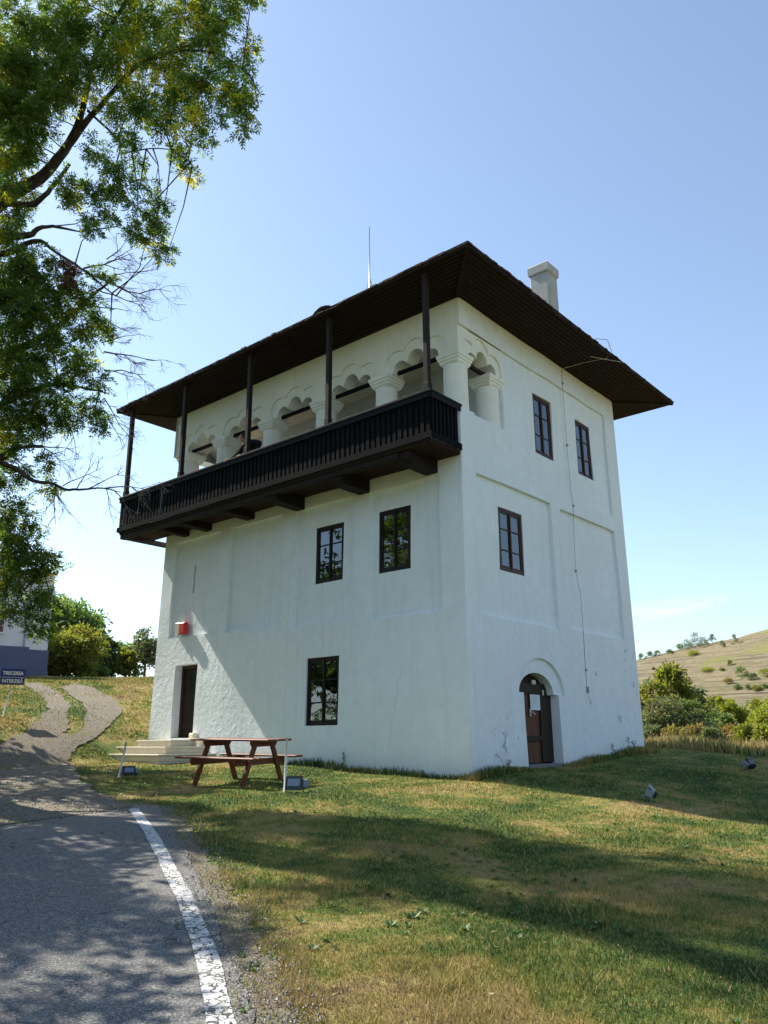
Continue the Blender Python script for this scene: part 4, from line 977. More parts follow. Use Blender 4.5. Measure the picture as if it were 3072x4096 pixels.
# ------------------------------------------------------------------ neighbour house
def neighbour():
    # right corner stands on the view ray at 38 m, the long wall runs to the left
    c = at(97, 1452, 38.0); gz = H(c.x, c.y)
    t = empty('neighbour_house', (c.x, c.y, gz), 0.0)
    rt = Vector((RT.x, RT.y, 0)).normalized(); t.rotation_euler = (0, 0, math.atan2(rt.y, rt.x) + 0.60)
    tag(t, 'white neighbouring house with blue grey plinth and a dark red window', 'house')
    zb = 3.55 - gz
    s = MB(); s.box((-12, 0, zb + 0.95), (0, 8, 4.3 + zb)); s.box((-12.03, -0.05, zb + 1.05), (-0.78, 0.0, 4.3 + zb)); s.build('wall', M['house_wall'], t)
    s = MB(); s.box((-12.05, -0.10, -1.5), (-0.76, 8.0, zb + 1.05)); s.box((-0.76, -0.05, -1.5), (0.06, 8.05, zb + 0.95)); s.build('plinth', M['plinth'], t)
    w = MB(); x0, x1, z0, z1 = -2.95, -1.88, zb + 1.62, zb + 2.82
    for a, b_ in (((x0, -0.13, z0), (x0 + 0.09, -0.04, z1)), ((x1 - 0.09, -0.13, z0), (x1, -0.04, z1)), ((x0 + 0.09, -0.13, z1 - 0.09), (x1 - 0.09, -0.04, z1)), ((x0 + 0.09, -0.13, z0), (x1 - 0.09, -0.04, z0 + 0.09)), (((x0 + x1) / 2 - 0.04, -0.12, z0 + 0.09), ((x0 + x1) / 2 + 0.04, -0.05, z1 - 0.09))): w.box(a, b_)
    wo = w.build('window', M['redwood'], t)
    w = MB(); w.box((x0 + 0.05, -0.075, z0 + 0.05), (x1 - 0.05, -0.07, z1 - 0.05)); w.build('pane', M['glass'], wo)
    w = MB(); w.box((x0 + 0.02, -0.068, z0 + 0.02), (x1 - 0.02, -0.055, z1 - 0.02)); w.build('curtain', M['curtain_dim'], wo)
    w = MB(); w.box((x0 - 0.1, -0.16, z0 - 0.09), (x1 + 0.1, -0.04, z0 - 0.01)); w.build('sill', M['house_wall'], wo)
    w = MB(); w.tube([(-0.98, -0.11, zb + 1.05), (-0.98, -0.11, zb + 4.25)], 0.035, 6); w.build('downpipe', M['metal'], t)
    w = MB(); w.add([(-12.6, -0.4, zb + 4.3), (0.08, -0.3, zb + 4.3), (0.08, 8.4, zb + 4.3), (-12.6, 8.4, zb + 4.3), (-8.5, 4, zb + 5.2), (-3.9, 4, zb + 5.2)], [(0, 1, 5, 4), (1, 2, 5), (2, 3, 4, 5), (3, 0, 4), (3, 2, 1, 0)]); w.build('roof', M['roof_tile'], t)
neighbour()

# ------------------------------------------------------------------ person on the balcony
def person():
    o = Vector((-5.78, -0.52, 6.245)); t = empty('person', o); tag(t, 'person in black leaning on the balcony handrail behind a post', 'person')
    J = {'pel': (0, 0.10, 0.98), 'hl': (-0.10, 0.10, 0.93), 'hr': (0.10, 0.10, 0.93), 'kl': (-0.10, 0.06, 0.50), 'kr': (0.14, 0.02, 0.50), 'al': (-0.10, 0.12, 0.09), 'ar': (0.15, 0.10, 0.09), 'tl': (-0.12, -0.06, 0.04), 'tr': (0.16, -0.08, 0.04),
         'waist': (-0.02, 0.06, 1.12), 'chest': (-0.06, -0.04, 1.34), 'up': (-0.10, -0.09, 1.46), 'nk': (-0.20, -0.13, 1.56), 'sl': (-0.25, -0.14, 1.42), 'sr': (0.17, -0.02, 1.44), 'el': (-0.35, -0.26, 1.20), 'er': (0.24, -0.20, 1.18), 'wl': (-0.42, -0.44, 1.03), 'wr': (-0.02, -0.42, 1.05)}
    Rd = {'pel': 0.15, 'hl': 0.11, 'hr': 0.11, 'kl': 0.07, 'kr': 0.07, 'al': 0.045, 'ar': 0.045, 'tl': 0.035, 'tr': 0.035, 'waist': 0.135, 'chest': 0.155, 'up': 0.13, 'nk': 0.06, 'sl': 0.075, 'sr': 0.08, 'el': 0.055, 'er': 0.055, 'wl': 0.034, 'wr': 0.034}
    Ed = [('pel', 'hl'), ('pel', 'hr'), ('hl', 'kl'), ('hr', 'kr'), ('kl', 'al'), ('kr', 'ar'), ('al', 'tl'), ('ar', 'tr'), ('pel', 'waist'), ('waist', 'chest'), ('chest', 'up'), ('up', 'nk'), ('up', 'sl'), ('up', 'sr'), ('sl', 'el'), ('sr', 'er'), ('el', 'wl'), ('er', 'wr')]
    def skinned(name, J, Rd, Ed, root, mat, par, lv=2):
        ks = list(J); me = bpy.data.meshes.new(name); me.from_pydata([J[k] for k in ks], [(ks.index(a), ks.index(b)) for a, b in Ed], [])
        ob = bpy.data.objects.new(name, me); col.objects.link(ob)
        ob.modifiers.new('skin', 'SKIN'); sv = me.skin_vertices[0].data
        for i, k in enumerate(ks): sv[i].radius = (Rd[k], Rd[k]); sv[i].use_root = (k == root)
        sb = ob.modifiers.new('sub', 'SUBSURF'); sb.levels = lv; sb.render_levels = lv
        dg = bpy.context.evaluated_depsgraph_get(); dg.update()
        m2 = bpy.data.meshes.new_from_object(ob.evaluated_get(dg)); bpy.data.objects.remove(ob)
        for p in m2.polygons: p.use_smooth = True
        m2.materials.clear(); m2.materials.append(mat)
        r = bpy.data.objects.new(name, m2); col.objects.link(r); r.parent = par; return r
    body = skinned('body', J, Rd, Ed, 'pel', M['cloth'], t)
    # head, turned left and down
    hc = Vector((-0.29, -0.17, 1.66)); q = Matrix.Rotation(R(20), 3, 'Y') @ Matrix.Rotation(R(-60), 3, 'Z')
    def head_pt(u, v):
        th = math.pi * u; ph = 2 * math.pi * v
        x = 0.075 * math.sin(th) * math.cos(ph); y = 0.098 * math.sin(th) * math.sin(ph); z = 0.118 * math.cos(th)
        if y < 0: z *= 1.06
        if z < -0.03: x *= 0.80; y *= 0.88
        if abs(x) < 0.018 and y < -0.07 and -0.045 < z < 0.02: y -= 0.022     # nose
        if abs(abs(x) - 0.032) < 0.014 and y < -0.05 and 0.005 < z < 0.035: y += 0.010  # eye sockets
        if abs(x) < 0.03 and y < -0.05 and -0.075 < z < -0.06: y -= 0.006     # lips
        return hc + q @ Vector((x, y, z))
    nu, nv = 24, 32; s = MB(); vs = [head_pt(i / nu, j / nv) for i in range(nu + 1) for j in range(nv)]
    s.add(vs, [(i * nv + j, i * nv + (j + 1) % nv, (i + 1) * nv + (j + 1) % nv, (i + 1) * nv + j) for i in range(nu) for j in range(nv)], True)
    for sx in (-1, 1): s.tube([hc + q @ Vector((sx * 0.072, 0.01, 0.03)), hc + q @ Vector((sx * 0.086, 0.02, 0.01)), hc + q @ Vector((sx * 0.074, 0.012, -0.03))], [0.010, 0.014, 0.008], 6)
    s.tube([Vector(J['nk']) - Vector((-0.03, -0.01, 0.05)), hc + q @ Vector((0, 0.02, -0.07))], [0.052, 0.05], 10)
    s.build('head', M['skin'], body)
    s = MB(); vs = []
    for i in range(15):
        for j in range(24):
            th = math.pi * 0.56 * i / 14; ph = 2 * math.pi * j / 24
            x = 0.083 * math.sin(th) * math.cos(ph); y = 0.107 * math.sin(th) * math.sin(ph) + 0.008; z = 0.127 * math.cos(th)
            if y < -0.03: z = max(z, 0.055)
            vs.append(hc + q @ Vector((x, y, z)))
    s.add(vs, [(i * 24 + j, i * 24 + (j + 1) % 24, (i + 1) * 24 + (j + 1) % 24, (i + 1) * 24 + j) for i in range(14) for j in range(24)], True); s.build('hair', M['hair'], body)
    for w_, d_ in (('wl', Vector((-0.35, -0.9, -0.15)).normalized()), ('wr', Vector((-0.85, -0.5, -0.1)).normalized())):
        w0 = Vector(J[w_]); side_ = d_.cross(Vector((0, 0, 1))).normalized(); s = MB()
        s.tube([w0 - d_ * 0.02, w0 + d_ * 0.03, w0 + d_ * 0.07, w0 + d_ * 0.095], [0.024, 0.030, 0.036, 0.030], 10)
        for k, (o_, L) in enumerate(((-0.030, 0.062), (-0.010, 0.075), (0.010, 0.070), (0.030, 0.055))):
            b_ = w0 + d_ * 0.085 + side_ * o_; s.tube([b_, b_ + d_ * L * 0.5 - Vector((0, 0, 0.006)), b_ + d_ * L * 0.8 - Vector((0, 0, 0.03)), b_ + d_ * L * 0.85 - Vector((0, 0, 0.055))], [0.0095, 0.009, 0.008, 0.006], 7)
        b_ = w0 + d_ * 0.03 + side_ * (-0.028); s.tube([b_, b_ + d_ * 0.035 - side_ * 0.022, b_ + d_ * 0.06 - side_ * 0.020 - Vector((0, 0, 0.02))], [0.011, 0.010, 0.007], 7)
        s.build('hand', M['skin'], body)
person()

# ------------------------------------------------------------------ foliage helpers
def unit(v): return v / np.maximum(np.linalg.norm(v, axis=1, keepdims=True), 1e-9)
def leaf_faces(name, P, D, Nn, L, W, mat, parent=None):
    """lance shaped leaves: base P, direction D, normal Nn, length L, width W"""
    S = unit(np.cross(D, Nn)); n = len(P); L = L[:, None]; W = W[:, None]
    v = np.empty((n, 4, 3)); v[:, 0] = P; v[:, 1] = P + D * L * 0.45 + S * W * 0.5 - Nn * W * 0.12; v[:, 2] = P + D * L; v[:, 3] = P + D * L * 0.45 - S * W * 0.5 - Nn * W * 0.12
    return np_mesh(name, v.reshape(-1, 3), np.arange(n * 4).reshape(n, 4), mat, parent)
def compound(name, O, D, mat, parent, L=0.24, leaf=0.075, pairs=4, seed=1):
    """pinnate leaves: a rachis from O along D with pairs of leaflets and one at the tip"""
    rg = np.random.default_rng(seed); n = len(O); D = unit(D + np.array([0, 0, -0.25]) + rg.normal(0, 0.15, (n, 3)))
    nrm = unit(np.cross(D, rg.normal(0, 1, (n, 3)) * 0.6 + np.cross(D, np.array([0, 0, 1.0])))); sd = unit(np.cross(D, nrm))
    Ls = L * rg.uniform(0.75, 1.2, n)[:, None]
    P = []; DD = []; NN = []; S = []
    for k in range(pairs):
        t = 0.32 + 0.62 * k / max(1, pairs - 1) if pairs > 1 else 0.6
        base = O + D * Ls * t + np.array([0, 0, -1.0]) * (t * t) * 0.05
        for sg in (-1, 1):
            d = unit(D * 0.72 + sd * sg * 0.95 + np.array([0, 0, -0.22]) + rg.normal(0, 0.16, (n, 3)))
            P.append(base); DD.append(d); NN.append(unit(nrm + rg.normal(0, 0.35, (n, 3)))); S.append(np.full(n, 0.8 + 0.25 * math.sin(math.pi * (0.3 + 0.5 * k / pairs))))
    P.append(O + D * Ls * 0.98 + np.array([0, 0, -0.05])); DD.append(unit(D + rg.normal(0, 0.15, (n, 3)))); NN.append(nrm); S.append(np.full(n, 1.1))
    P = np.concatenate(P); DD = np.concatenate(DD); NN = np.concatenate(NN); S = np.concatenate(S) * leaf * rg.uniform(0.8, 1.2, len(P))
    NN = unit(NN - DD * np.sum(NN * DD, 1, keepdims=True))
    return leaf_faces(name, P, DD, NN, S, S * 0.33, mat, parent)

# ------------------------------------------------------------------ the big ash tree at the left
AT = at
def ash():
    KD = 1.12
    def at(px, py, d): return AT(px, py, d * KD)
    base = on_ground(-250, 14.5 * KD)
    t = empty('ash_tree', base); tag(t, 'large ash tree with yellowing leaves and dead twigs overhanging the road at the left', 'tree')
    ob = Vector(base); loc = lambda p: p - ob
    tr = MB(loc)
    def path(pts, rads, n=9, wob=0.0):
        P = [at(*p) for p in pts]; out = []; rr_ = []; rads = [r_ * 0.72 for r_ in rads]
        for i in range(len(P) - 1):
            k = 5
            p0 = P[max(i - 1, 0)]; p1 = P[i]; p2 = P[i + 1]; p3 = P[min(i + 2, len(P) - 1)]
            for j in range(k):
                u = j / k
                q = 0.5 * ((2 * p1) + (p2 - p0) * u + (2 * p0 - 5 * p1 + 4 * p2 - p3) * u * u + (3 * p1 - p0 - 3 * p2 + p3) * u ** 3)
                out.append(q + Vector((random.uniform(-1, 1), random.uniform(-1, 1), random.uniform(-1, 1))) * wob); rr_.append(rads[i] + (rads[i + 1] - rads[i]) * u)
        out.append(P[-1]); rr_.append(rads[-1]); tr.tube(out, rr_, n); return out
    zt = at(-190, 300, 14.5)
    tr.tube([base + Vector((0, 0, -0.3)), base + Vector((0.02, 0, 1)), base + Vector((0.1, 0.1, 3)), base * 0.5 + at(-170, 800, 14.5) * 0.5, at(-170, 800, 14.5), at(-150, 500, 14.5), at(-190, 300, 14.5), at(-260, 0, 14.5)], [0.62, 0.46, 0.42, 0.40, 0.38, 0.34, 0.24, 0.12], 14)
    L = []
    L.append(path([(-165, 640, 14.5), (-60, 500, 14.2), (10, 430, 14), (85, 385, 13.8), (150, 310, 13.4), (178, 235, 13), (205, 120, 12.5), (262, 20, 12), (330, -90, 11.5)], [.24, .22, .19, .16, .12, .09, .07, .05, .03], 10, 0.01))
    L.append(path([(120, 350, 13.6), (185, 265, 13), (222, 222, 12.5), (300, 140, 11.6), (390, 110, 11), (480, 120, 10.3), (545, 165, 9.8)], [.11, .09, .07, .05, .035, .022, .01], 7, 0.01))
    L.append(path([(20, 440, 14), (75, 440, 13.6), (120, 395, 13.4), (150, 355, 13.3)], [.10, .08, .06, .05], 7, 0.01))
    L.append(path([(-40, 530, 14), (20, 512, 13.8), (62, 508, 13.6), (100, 488, 13.5), (170, 500, 13.2)], [.13, .11, .09, .05, .02], 7, 0.015))
    L.append(path([(-40, 555, 14), (20, 545, 13.9), (80, 520, 13.8), (120, 545, 13.6), (190, 590, 13.4), (250, 640, 13.2)], [.10, .09, .06, .04, .03, .015], 7, 0.015))
    L.append(path([(-165, 860, 14.5), (-30, 780, 14.5), (60, 745, 14.3), (130, 700, 14.2), (200, 640, 14), (245, 600, 14)], [.20, .15, .12, .08, .05, .02], 8, 0.015))
    L.append(path([(-165, 1050, 14.5), (-60, 1010, 14), (0, 991, 14), (34, 968, 13.9), (92, 964, 13.8)], [.17, .13, .11, .055, .045], 8, 0.008))
    L.append(path([(-20, 990, 14), (32, 1012, 13.9), (70, 1038, 13.7), (112, 1044, 13.6), (142, 1057, 13.5), (190, 1056, 13.4), (225, 1055, 13.3), (262, 1064, 13.2)], [.075, .062, .05, .042, .036, .026, .018, .008], 7, 0.006))
    L.append(path([(-170, 900, 14.6), (-60, 900, 14.4), (30, 860, 14.2), (110, 830, 14), (190, 840, 13.8), (235, 850, 13.7)], [.14, .11, .08, .05, .03, .01], 7, 0.015))
    L.append(path([(-165, 1150, 14.5), (-60, 1130, 14.2), (20, 1150, 14), (60, 1180, 14), (100, 1230, 14)], [.10, .08, .05, .03, .01], 7, 0.015))
    L.append(path([(-100, 200, 14), (0, 120, 13.5), (90, 60, 13), (200, -40, 12.5)], [.12, .09, .06, .04], 7, 0.015))
    L.append(path([(190, 240, 13), (255, 300, 12.2), (262, 330, 12), (330, 320, 11.6), (395, 330, 11.3), (415, 360, 11.2)], [.035, .03, .022, .016, .012, .006], 5, 0.006))
    # side shoots that join the foliage to the limbs
    lp = [p for l in L for p in l]
    tr.build('trunk', M['bark'], t)
    # crown: clusters (px, py, radius px, distance); the outline follows the photograph's gaps and lobes
    CL = [(60, 60, 110, 13), (180, 50, 110, 12.5), (300, 40, 100, 12), (420, 30, 80, 11), (500, 5, 50, 10.5), (545, -20, 35, 10), (40, 180, 95, 13), (150, 160, 80, 12.5), (270, 130, 85, 12), (370, 130, 80, 11.3), (450, 90, 50, 10.6), (440, 170, 60, 10.5),
          (505, 190, 52, 9.8), (530, 225, 42, 9.6), (525, 265, 28, 9.6), (500, 130, 32, 10), (535, 140, 12, 10.5), (540, 95, 14, 10.6), (470, 60, 34, 10.6), (300, 230, 60, 11.6), (380, 215, 55, 11), (350, 265, 38, 10.8), (425, 245, 30, 10.4), (395, 300, 24, 10.6), (468, 252, 13, 10.6), (430, 270, 11, 11), (445, 300, 10, 11),
          (272, 290, 34, 11.5), (240, 240, 34, 12), (30, 280, 62, 13), (20, 340, 50, 13.5), (85, 270, 40, 13), (210, 330, 34, 12.3), (250, 360, 34, 12), (300, 345, 16, 12), (205, 400, 36, 12.5), (255, 410, 34, 12.3), (300, 395, 14, 12), (375, 322, 12, 11.6), (402, 350, 17, 11.4), (412, 378, 12, 11.4), (350, 438, 9, 12), (332, 415, 15, 12), (160, 430, 30, 13), (290, 440, 22, 12), (325, 455, 14, 12), (340, 475, 14, 12),
          (140, 395, 30, 13), (60, 420, 30, 14), (235, 460, 28, 12.5), (205, 495, 20, 12.6), (190, 465, 22, 12.8), (290, 500, 12, 12.4), (318, 508, 11, 12.4), (345, 498, 13, 12.2), (365, 538, 11, 12.2), (340, 545, 8, 12.3), (295, 480, 16, 12.4),
          (30, 470, 40, 14), (20, 600, 60, 14), (80, 600, 48, 13.8), (60, 545, 24, 14), (150, 610, 34, 13.6), (190, 640, 34, 13.6), (110, 655, 55, 13.8), (40, 690, 60, 14), (170, 700, 48, 13.8), (215, 690, 26, 13.6), (205, 590, 13, 13.8), (232, 600, 10, 13.8),
          (90, 770, 55, 14), (170, 770, 42, 14), (210, 820, 26, 13.8), (30, 800, 60, 14.2), (130, 850, 50, 14), (195, 875, 30, 13.8), (60, 880, 55, 14.2), (218, 905, 22, 13.7), (215, 925, 12, 13.7), (130, 905, 26, 14), (30, 930, 40, 14.3), (90, 930, 26, 14.2), (238, 720, 10, 13.8),
          (50, 1010, 24, 14), (100, 1000, 26, 14), (20, 1040, 30, 14.3), (110, 1050, 16, 14), (40, 1085, 26, 14.3), (10, 1110, 30, 14.3), (70, 1130, 26, 14.2), (30, 1190, 45, 14.3), (90, 1190, 26, 14), (75, 1230, 36, 14), (110, 1225, 14, 14), (25, 1260, 36, 14.2), (85, 1285, 28, 14), (60, 1320, 26, 14), (105, 1330, 12, 14), (95, 1355, 9, 14), (20, 1310, 22, 14.2), (75, 1358, 12, 14), (20, 1150, 20, 14.2),
          (25, 120, 60, 12.6), (10, 220, 55, 12.8), (70, 240, 40, 12.6), (110, 200, 46, 12.4), (20, 400, 34, 13.2), (60, 330, 36, 13), (15, 500, 36, 13.4), (55, 560, 40, 13.4), (15, 640, 50, 13.6), (60, 660, 48, 13.4), (120, 560, 26, 13.6), (15, 740, 50, 13.6), (60, 820, 50, 13.6), (15, 870, 46, 13.8), (110, 720, 40, 13.4), (20, 960, 26, 13.8), (160, 800, 32, 13.6), (170, 900, 22, 13.8),
          (20, 1160, 34, 13.6), (65, 1180, 26, 13.6), (20, 1230, 34, 13.6), (110, 1205, 16, 13.6), (100, 1275, 16, 13.6),
          (-80, 100, 130, 14), (-60, 300, 120, 14.5), (-80, 560, 110, 15), (-60, 760, 100, 15), (-70, 950, 90, 15), (-60, 1150, 90, 15)]
    K = 3072 / 1659; O = []; D = []; tw = MB(loc)
    for ci, (px, py, rp, dd) in enumerate(CL):
        c = at(px, py, dd); R3 = rp * K / FPX * dd * KD * 1.03
        # nearest limb point: connect with a thin shoot
        q = min(random.sample(lp, len(lp) // 3), key=lambda p: (p - c).length)
        if 0.7 < (q - c).length < 2.3 and px > -40:
            mid = (q + c) / 2 + Vector((random.uniform(-.3, .3), random.uniform(-.3, .3), 0.05 + random.uniform(-.2, .3)))
            tw.tube([q, q * 0.6 + mid * 0.4, mid, mid * 0.5 + c * 0.5, c], [0.016, 0.013, 0.010, 0.007, 0.004], 5, False)
        ns = max(4, int(25 * (R3 / 0.4) ** 2.0 * (0.9 if px > -40 else 0.3)))
        for _ in range(ns):
            v = Vector((random.gauss(0, 1), random.gauss(0, 1), random.gauss(0, 1))).normalized() * (R3 * random.random() ** 0.45)
            tip = c + v; st_ = c + v * random.uniform(0.1, 0.5)
            dr = (tip - st_); dr = dr.normalized() if dr.length > 1e-6 else Vector((1, 0, 0))
            ln = random.uniform(0.16, 0.38); a = tip - dr * ln
            if random.random() < 0.35: tw.tube([a, (a + tip) / 2 + Vector((0, 0, -0.01)), tip], [0.006, 0.004, 0.002], 3, False)
            for k in range(4):
                u = 0.25 + 0.75 * k / 3; p = a.lerp(tip, u)
                for sg in (-1, 1):
                    sdv = Vector((random.gauss(0, 1), random.gauss(0, 1), random.gauss(0, .6))).normalized()
                    O.append(p); D.append(dr * 0.55 + sdv * 0.85)
    O = np.array([list(p - ob) for p in O]); D = np.array([list(d) for d in D]); D = unit(D)
    compound('crown', O, D, M['leaf'], t, 0.19, 0.078, 4, 5)
    print('ash leaves', len(O))
    tw.build('twigs', M['bark'], t)
    # unseen crown clusters, added and shaped to shade the road
    rg = np.random.default_rng(77); cs = []
    while len(cs) < 46:
        c = np.array([rg.uniform(-9.5, -1.5), rg.uniform(-12.6, -8.4), rg.uniform(4.2, 9.8)])
        if c[0] + c[2] > 4.2 or c[0] + c[2] < -3.0: continue
        q = Vector(c) - CAM
        if 0.5 + q.dot(RT) / q.dot(FW) * FPX / 3072 > -0.06 and q.dot(FW) > 0: continue
        cs.append(c)
    for _k in range(12): cs.append(np.array([rg.uniform(-10.5, -7.2), rg.uniform(-9.2, -6.2), rg.uniform(13.4, 16.2)]))  # high unseen clusters added to throw shade on the lawn
    cs = np.array(cs); n = 14500; cid = rg.integers(0, len(cs), n)
    P = cs[cid] + unit(rg.normal(0, 1, (n, 3))) * (rg.random((n, 1)) ** 0.5) * np.where(cs[:, 2] > 12, 1.05, rg.uniform(0.45, 0.8, len(cs)))[cid][:, None] - np.array(ob)
    D_ = unit(rg.normal(0, 1, (n, 3))); Ls = rg.uniform(0.12, 0.22, n)
    leaf_faces('shade_crown', P, D_, unit(np.cross(D_, rg.normal(0, 1, (n, 3)))), Ls, Ls * 0.5, M['leaf'], t)
    lb = MB(loc); lc_ = MB(loc)
    for c in cs[-12::2]: lc_.tube([at(-190, 300, 14.5), at(-190, 300, 14.5) * 0.5 + Vector(c) * 0.5, Vector(c)], [0.10, 0.05, 0.012], 5, False)
    for k, c in enumerate(cs[:-12:3]):
        a = Vector((-6.2, -9.6, 4.5 + 0.2 * k)); lb.tube([a * 0.5 + base * 0.5 + Vector((0, 0, 2)), a, (a + Vector(c)) / 2, Vector(c)], [0.07, 0.05, 0.03, 0.01], 5, False)
    lb.build('limbs', M['bark'], t); lc_.build('upper_limbs', M['bark'], t)
    # brown dead spray
    O2 = []; D2 = []
    for (px, py, rp, dd) in ((158, 575, 16, 13.2), (152, 600, 8, 13.2), (140, 560, 10, 13.2)):
        c = at(px, py, dd); R3 = rp * K / FPX * dd * KD
        for _ in range(int(60 * rp / 16)):
            v = Vector((random.gauss(0, 1), random.gauss(0, 1), random.gauss(0, 1))).normalized() * R3 * random.random() ** .5; O2.append(list(c + v - ob)); D2.append([random.gauss(0, 1), random.gauss(0, 1), -0.8])
    compound('withered_leaves', np.array(O2), unit(np.array(D2)), M['leaf_brown'], t, 0.12, 0.06, 3, 9)
    # bare dead boughs
    db = MB(loc); inv_fw = FW
    def bare(p, d, L, r_, lev, bend):
        n = 5; pts = [p]; dd_ = d.copy()
        for i in range(n):
            dd_ = (dd_ + Vector((random.gauss(0, .14), random.gauss(0, .14), random.gauss(0, .14))) + bend * 0.10).normalized(); pts.append(pts[-1] + dd_ * L / n)
        db.tube(pts, [max(0.0022, r_ * (1 - 0.75 * i / n)) for i in range(n + 1)], 4 if r_ < 0.012 else 5, False)
        if lev <= 0: return
        for k in range(random.randint(2, 4)):
            i = random.randint(1, n - 1); pr = (pts[i + 1] - pts[i]).normalized()
            sdv = Vector((random.gauss(0, 1), random.gauss(0, 1), random.gauss(0, 1))); sdv = (sdv - pr * sdv.dot(pr)).normalized()
            bare(pts[i], (pr * 0.85 + sdv * 0.62).normalized(), L * random.uniform(.42, .7), r_ * 0.55, lev - 1, bend)
    def fan(px, py, dd, qx, qy, r_, lev, scale=0.75):
        a = at(px, py, dd); b = at(qx, qy, dd - 0.3); bare(a, (b - a).normalized(), (b - a).length * scale, r_, lev, Vector((0, 0, -0.4)))
    for a in ((185, 590, 14, 385, 660, .026, 4), (180, 580, 14, 330, 560, .022, 4), (200, 620, 14, 360, 700, .018, 3), (230, 560, 13.6, 300, 500, .014, 3), (150, 650, 14, 330, 640, .02, 4), (215, 690, 13.8, 330, 730, .014, 3),
              (225, 760, 13.9, 365, 800, .020, 4), (220, 740, 13.9, 330, 700, .014, 3), (225, 800, 13.8, 350, 830, .018, 4), (225, 860, 13.8, 300, 960, .014, 3), (230, 890, 13.7, 270, 990, .012, 3), (150, 920, 14, 200, 1010, .012, 3), (100, 900, 14, 130, 980, .012, 3),
              (92, 964, 13.8, 180, 985, .016, 3), (92, 966, 13.8, 200, 1040, .012, 3),
              (190, 1056, 13.4, 300, 1010, .014, 3), (225, 1055, 13.3, 360, 1030, .016, 4), (245, 1058, 13.3, 320, 1110, .012, 3), (165, 1057, 13.4, 240, 980, .012, 3), (120, 1046, 13.6, 165, 1160, .016, 3), (112, 1044, 13.6, 70, 1130, .012, 3), (230, 1056, 13.3, 260, 1160, .010, 2), (135, 1050, 13.5, 260, 1000, .012, 3)): fan(*a)
    db.build('dead_boughs', M['twig'], t)
ash()

# ------------------------------------------------------------------ other trees, bushes and shrubs
def make_tree(name, base, h, w, nleaf, lsize, mat, label, cat, group, seed, trunk=0.25, tr=0.10, shape='oval', clump=0.22, bark='bark', nclump=None, gap=1.0):
    rg = np.random.default_rng(seed); rnd = random.Random(seed)
    t = empty(name, base); tag(t, label, cat, group)
    nc = nclump or int(22 + w * 6)
    C = []
    while len(C) < nc:
        v = rg.uniform(-1, 1, 3)
        if np.dot(v, v) > 1: continue
        if np.dot(v, v) < 0.16: continue
        z01 = (v[2] + 1) / 2
        if shape == 'bush':
            z01 = rg.random() ** 0.8; q_ = math.sqrt(max(0, 1 - z01 ** 2 * 0.92)); th_ = rg.uniform(0, 6.283); rr_ = q_ * math.sqrt(rg.uniform(0.15, 1)); v = np.array([rr_ * math.cos(th_), rr_ * math.sin(th_), 0])
        if shape == 'cone': k = 1.15 - z01 * 0.9
        elif shape == 'bush': k = 1.0
        else: k = 1.0 - 0.25 * abs(z01 - 0.4)
        jag = rg.uniform(0.8, 1.18)
        C.append([v[0] * w / 2 * k * jag, v[1] * w / 2 * k * jag, h * trunk + h * (1 - trunk) * z01 * rg.uniform(0.93, 1.04)])
    C = np.array(C); nleaf = int(nleaf * 1.8)
    m = MB(); lean = Vector((rnd.uniform(-.04, .04) * h, rnd.uniform(-.04, .04) * h, 0))
    stem = [Vector((0, 0, -0.3)), Vector((lean.x * .3, lean.y * .3, h * 0.3)), Vector((lean.x * .7, lean.y * .7, h * 0.6)), Vector((lean.x, lean.y, h * 0.88))]
    m.tube(stem, [tr, tr * 0.75, tr * 0.45, tr * 0.12], 7)
    for c in C[::2]:
        c = Vector(c); u = min(0.8, max(0.15, (c.z / h) * 0.65)); i = min(2, int(u * 3)); p = stem[i].lerp(stem[i + 1], u * 3 - i)
        q = p.lerp(c, 0.5) + Vector((0, 0, 0.04 * h)); m.tube([p, q, c], [tr * 0.28, tr * 0.18, tr * 0.05], 4, False)
    m.build('trunk', M[bark], t)
    cid = rg.integers(0, nc, nleaf); rad = clump * w * rg.uniform(0.55, 1.15, nc)
    off_ = unit(rg.normal(0, 1, (nleaf, 3))) * (rg.random((nleaf, 1)) ** 0.5) * rad[cid][:, None] * np.array([1, 1, 0.75])
    P = C[cid] + off_; P[:, 2] = np.maximum(P[:, 2], 0.02 * h)
    D = unit(rg.normal(0, 1, (nleaf, 3)) + unit(off_) * 0.9 + np.array([0, 0, -0.1])); Nn = unit(np.cross(D, rg.normal(0, 1, (nleaf, 3))))
    Ls = lsize * rg.uniform(0.6, 1.3, nleaf)
    leaf_faces('crown', P, D, Nn, Ls, Ls * 0.55, M[mat], t)
    return t
G1 = 'trees behind the gravel track'
def tree_px(name, px, d, top_py, wpx, n, ls, mat, label, cat, group, seed, **kw):
    b = on_ground(px, d); top = at(px, top_py, d); w = wpx * (3072 / 1659) / FPX * d * 1.4
    if 'sink' in kw: b.z -= kw.pop('sink')
    return make_tree(name, b, top.z - b.z, w, n, ls, mat, label, cat, group, seed, **kw)
tree_px('tree', 118, 46, 1290, 120, 5200, 0.26, 'leaf_far', 'tallest dark green tree rising behind the corner of the neighbouring house', 'tree', G1, 21, trunk=0.12, tr=0.2)
tree_px('tree', 165, 47, 1318, 66, 2600, 0.24, 'leaf_far', 'green tree just right of the tallest one behind the track', 'tree', G1, 22, trunk=0.15, tr=0.15)
tree_px('tree', 160, 42, 1362, 84, 3600, 0.20, 'leaf_olive', 'olive yellow tree in front of the green trees at the top of the track', 'tree', G1, 23, trunk=0.08, tr=0.10)
tree_px('tree', 205, 49, 1372, 44, 1700, 0.2, 'leaf_grey', 'greyish tree between the olive tree and the small round one', 'tree', G1, 27, trunk=0.1, tr=0.1)
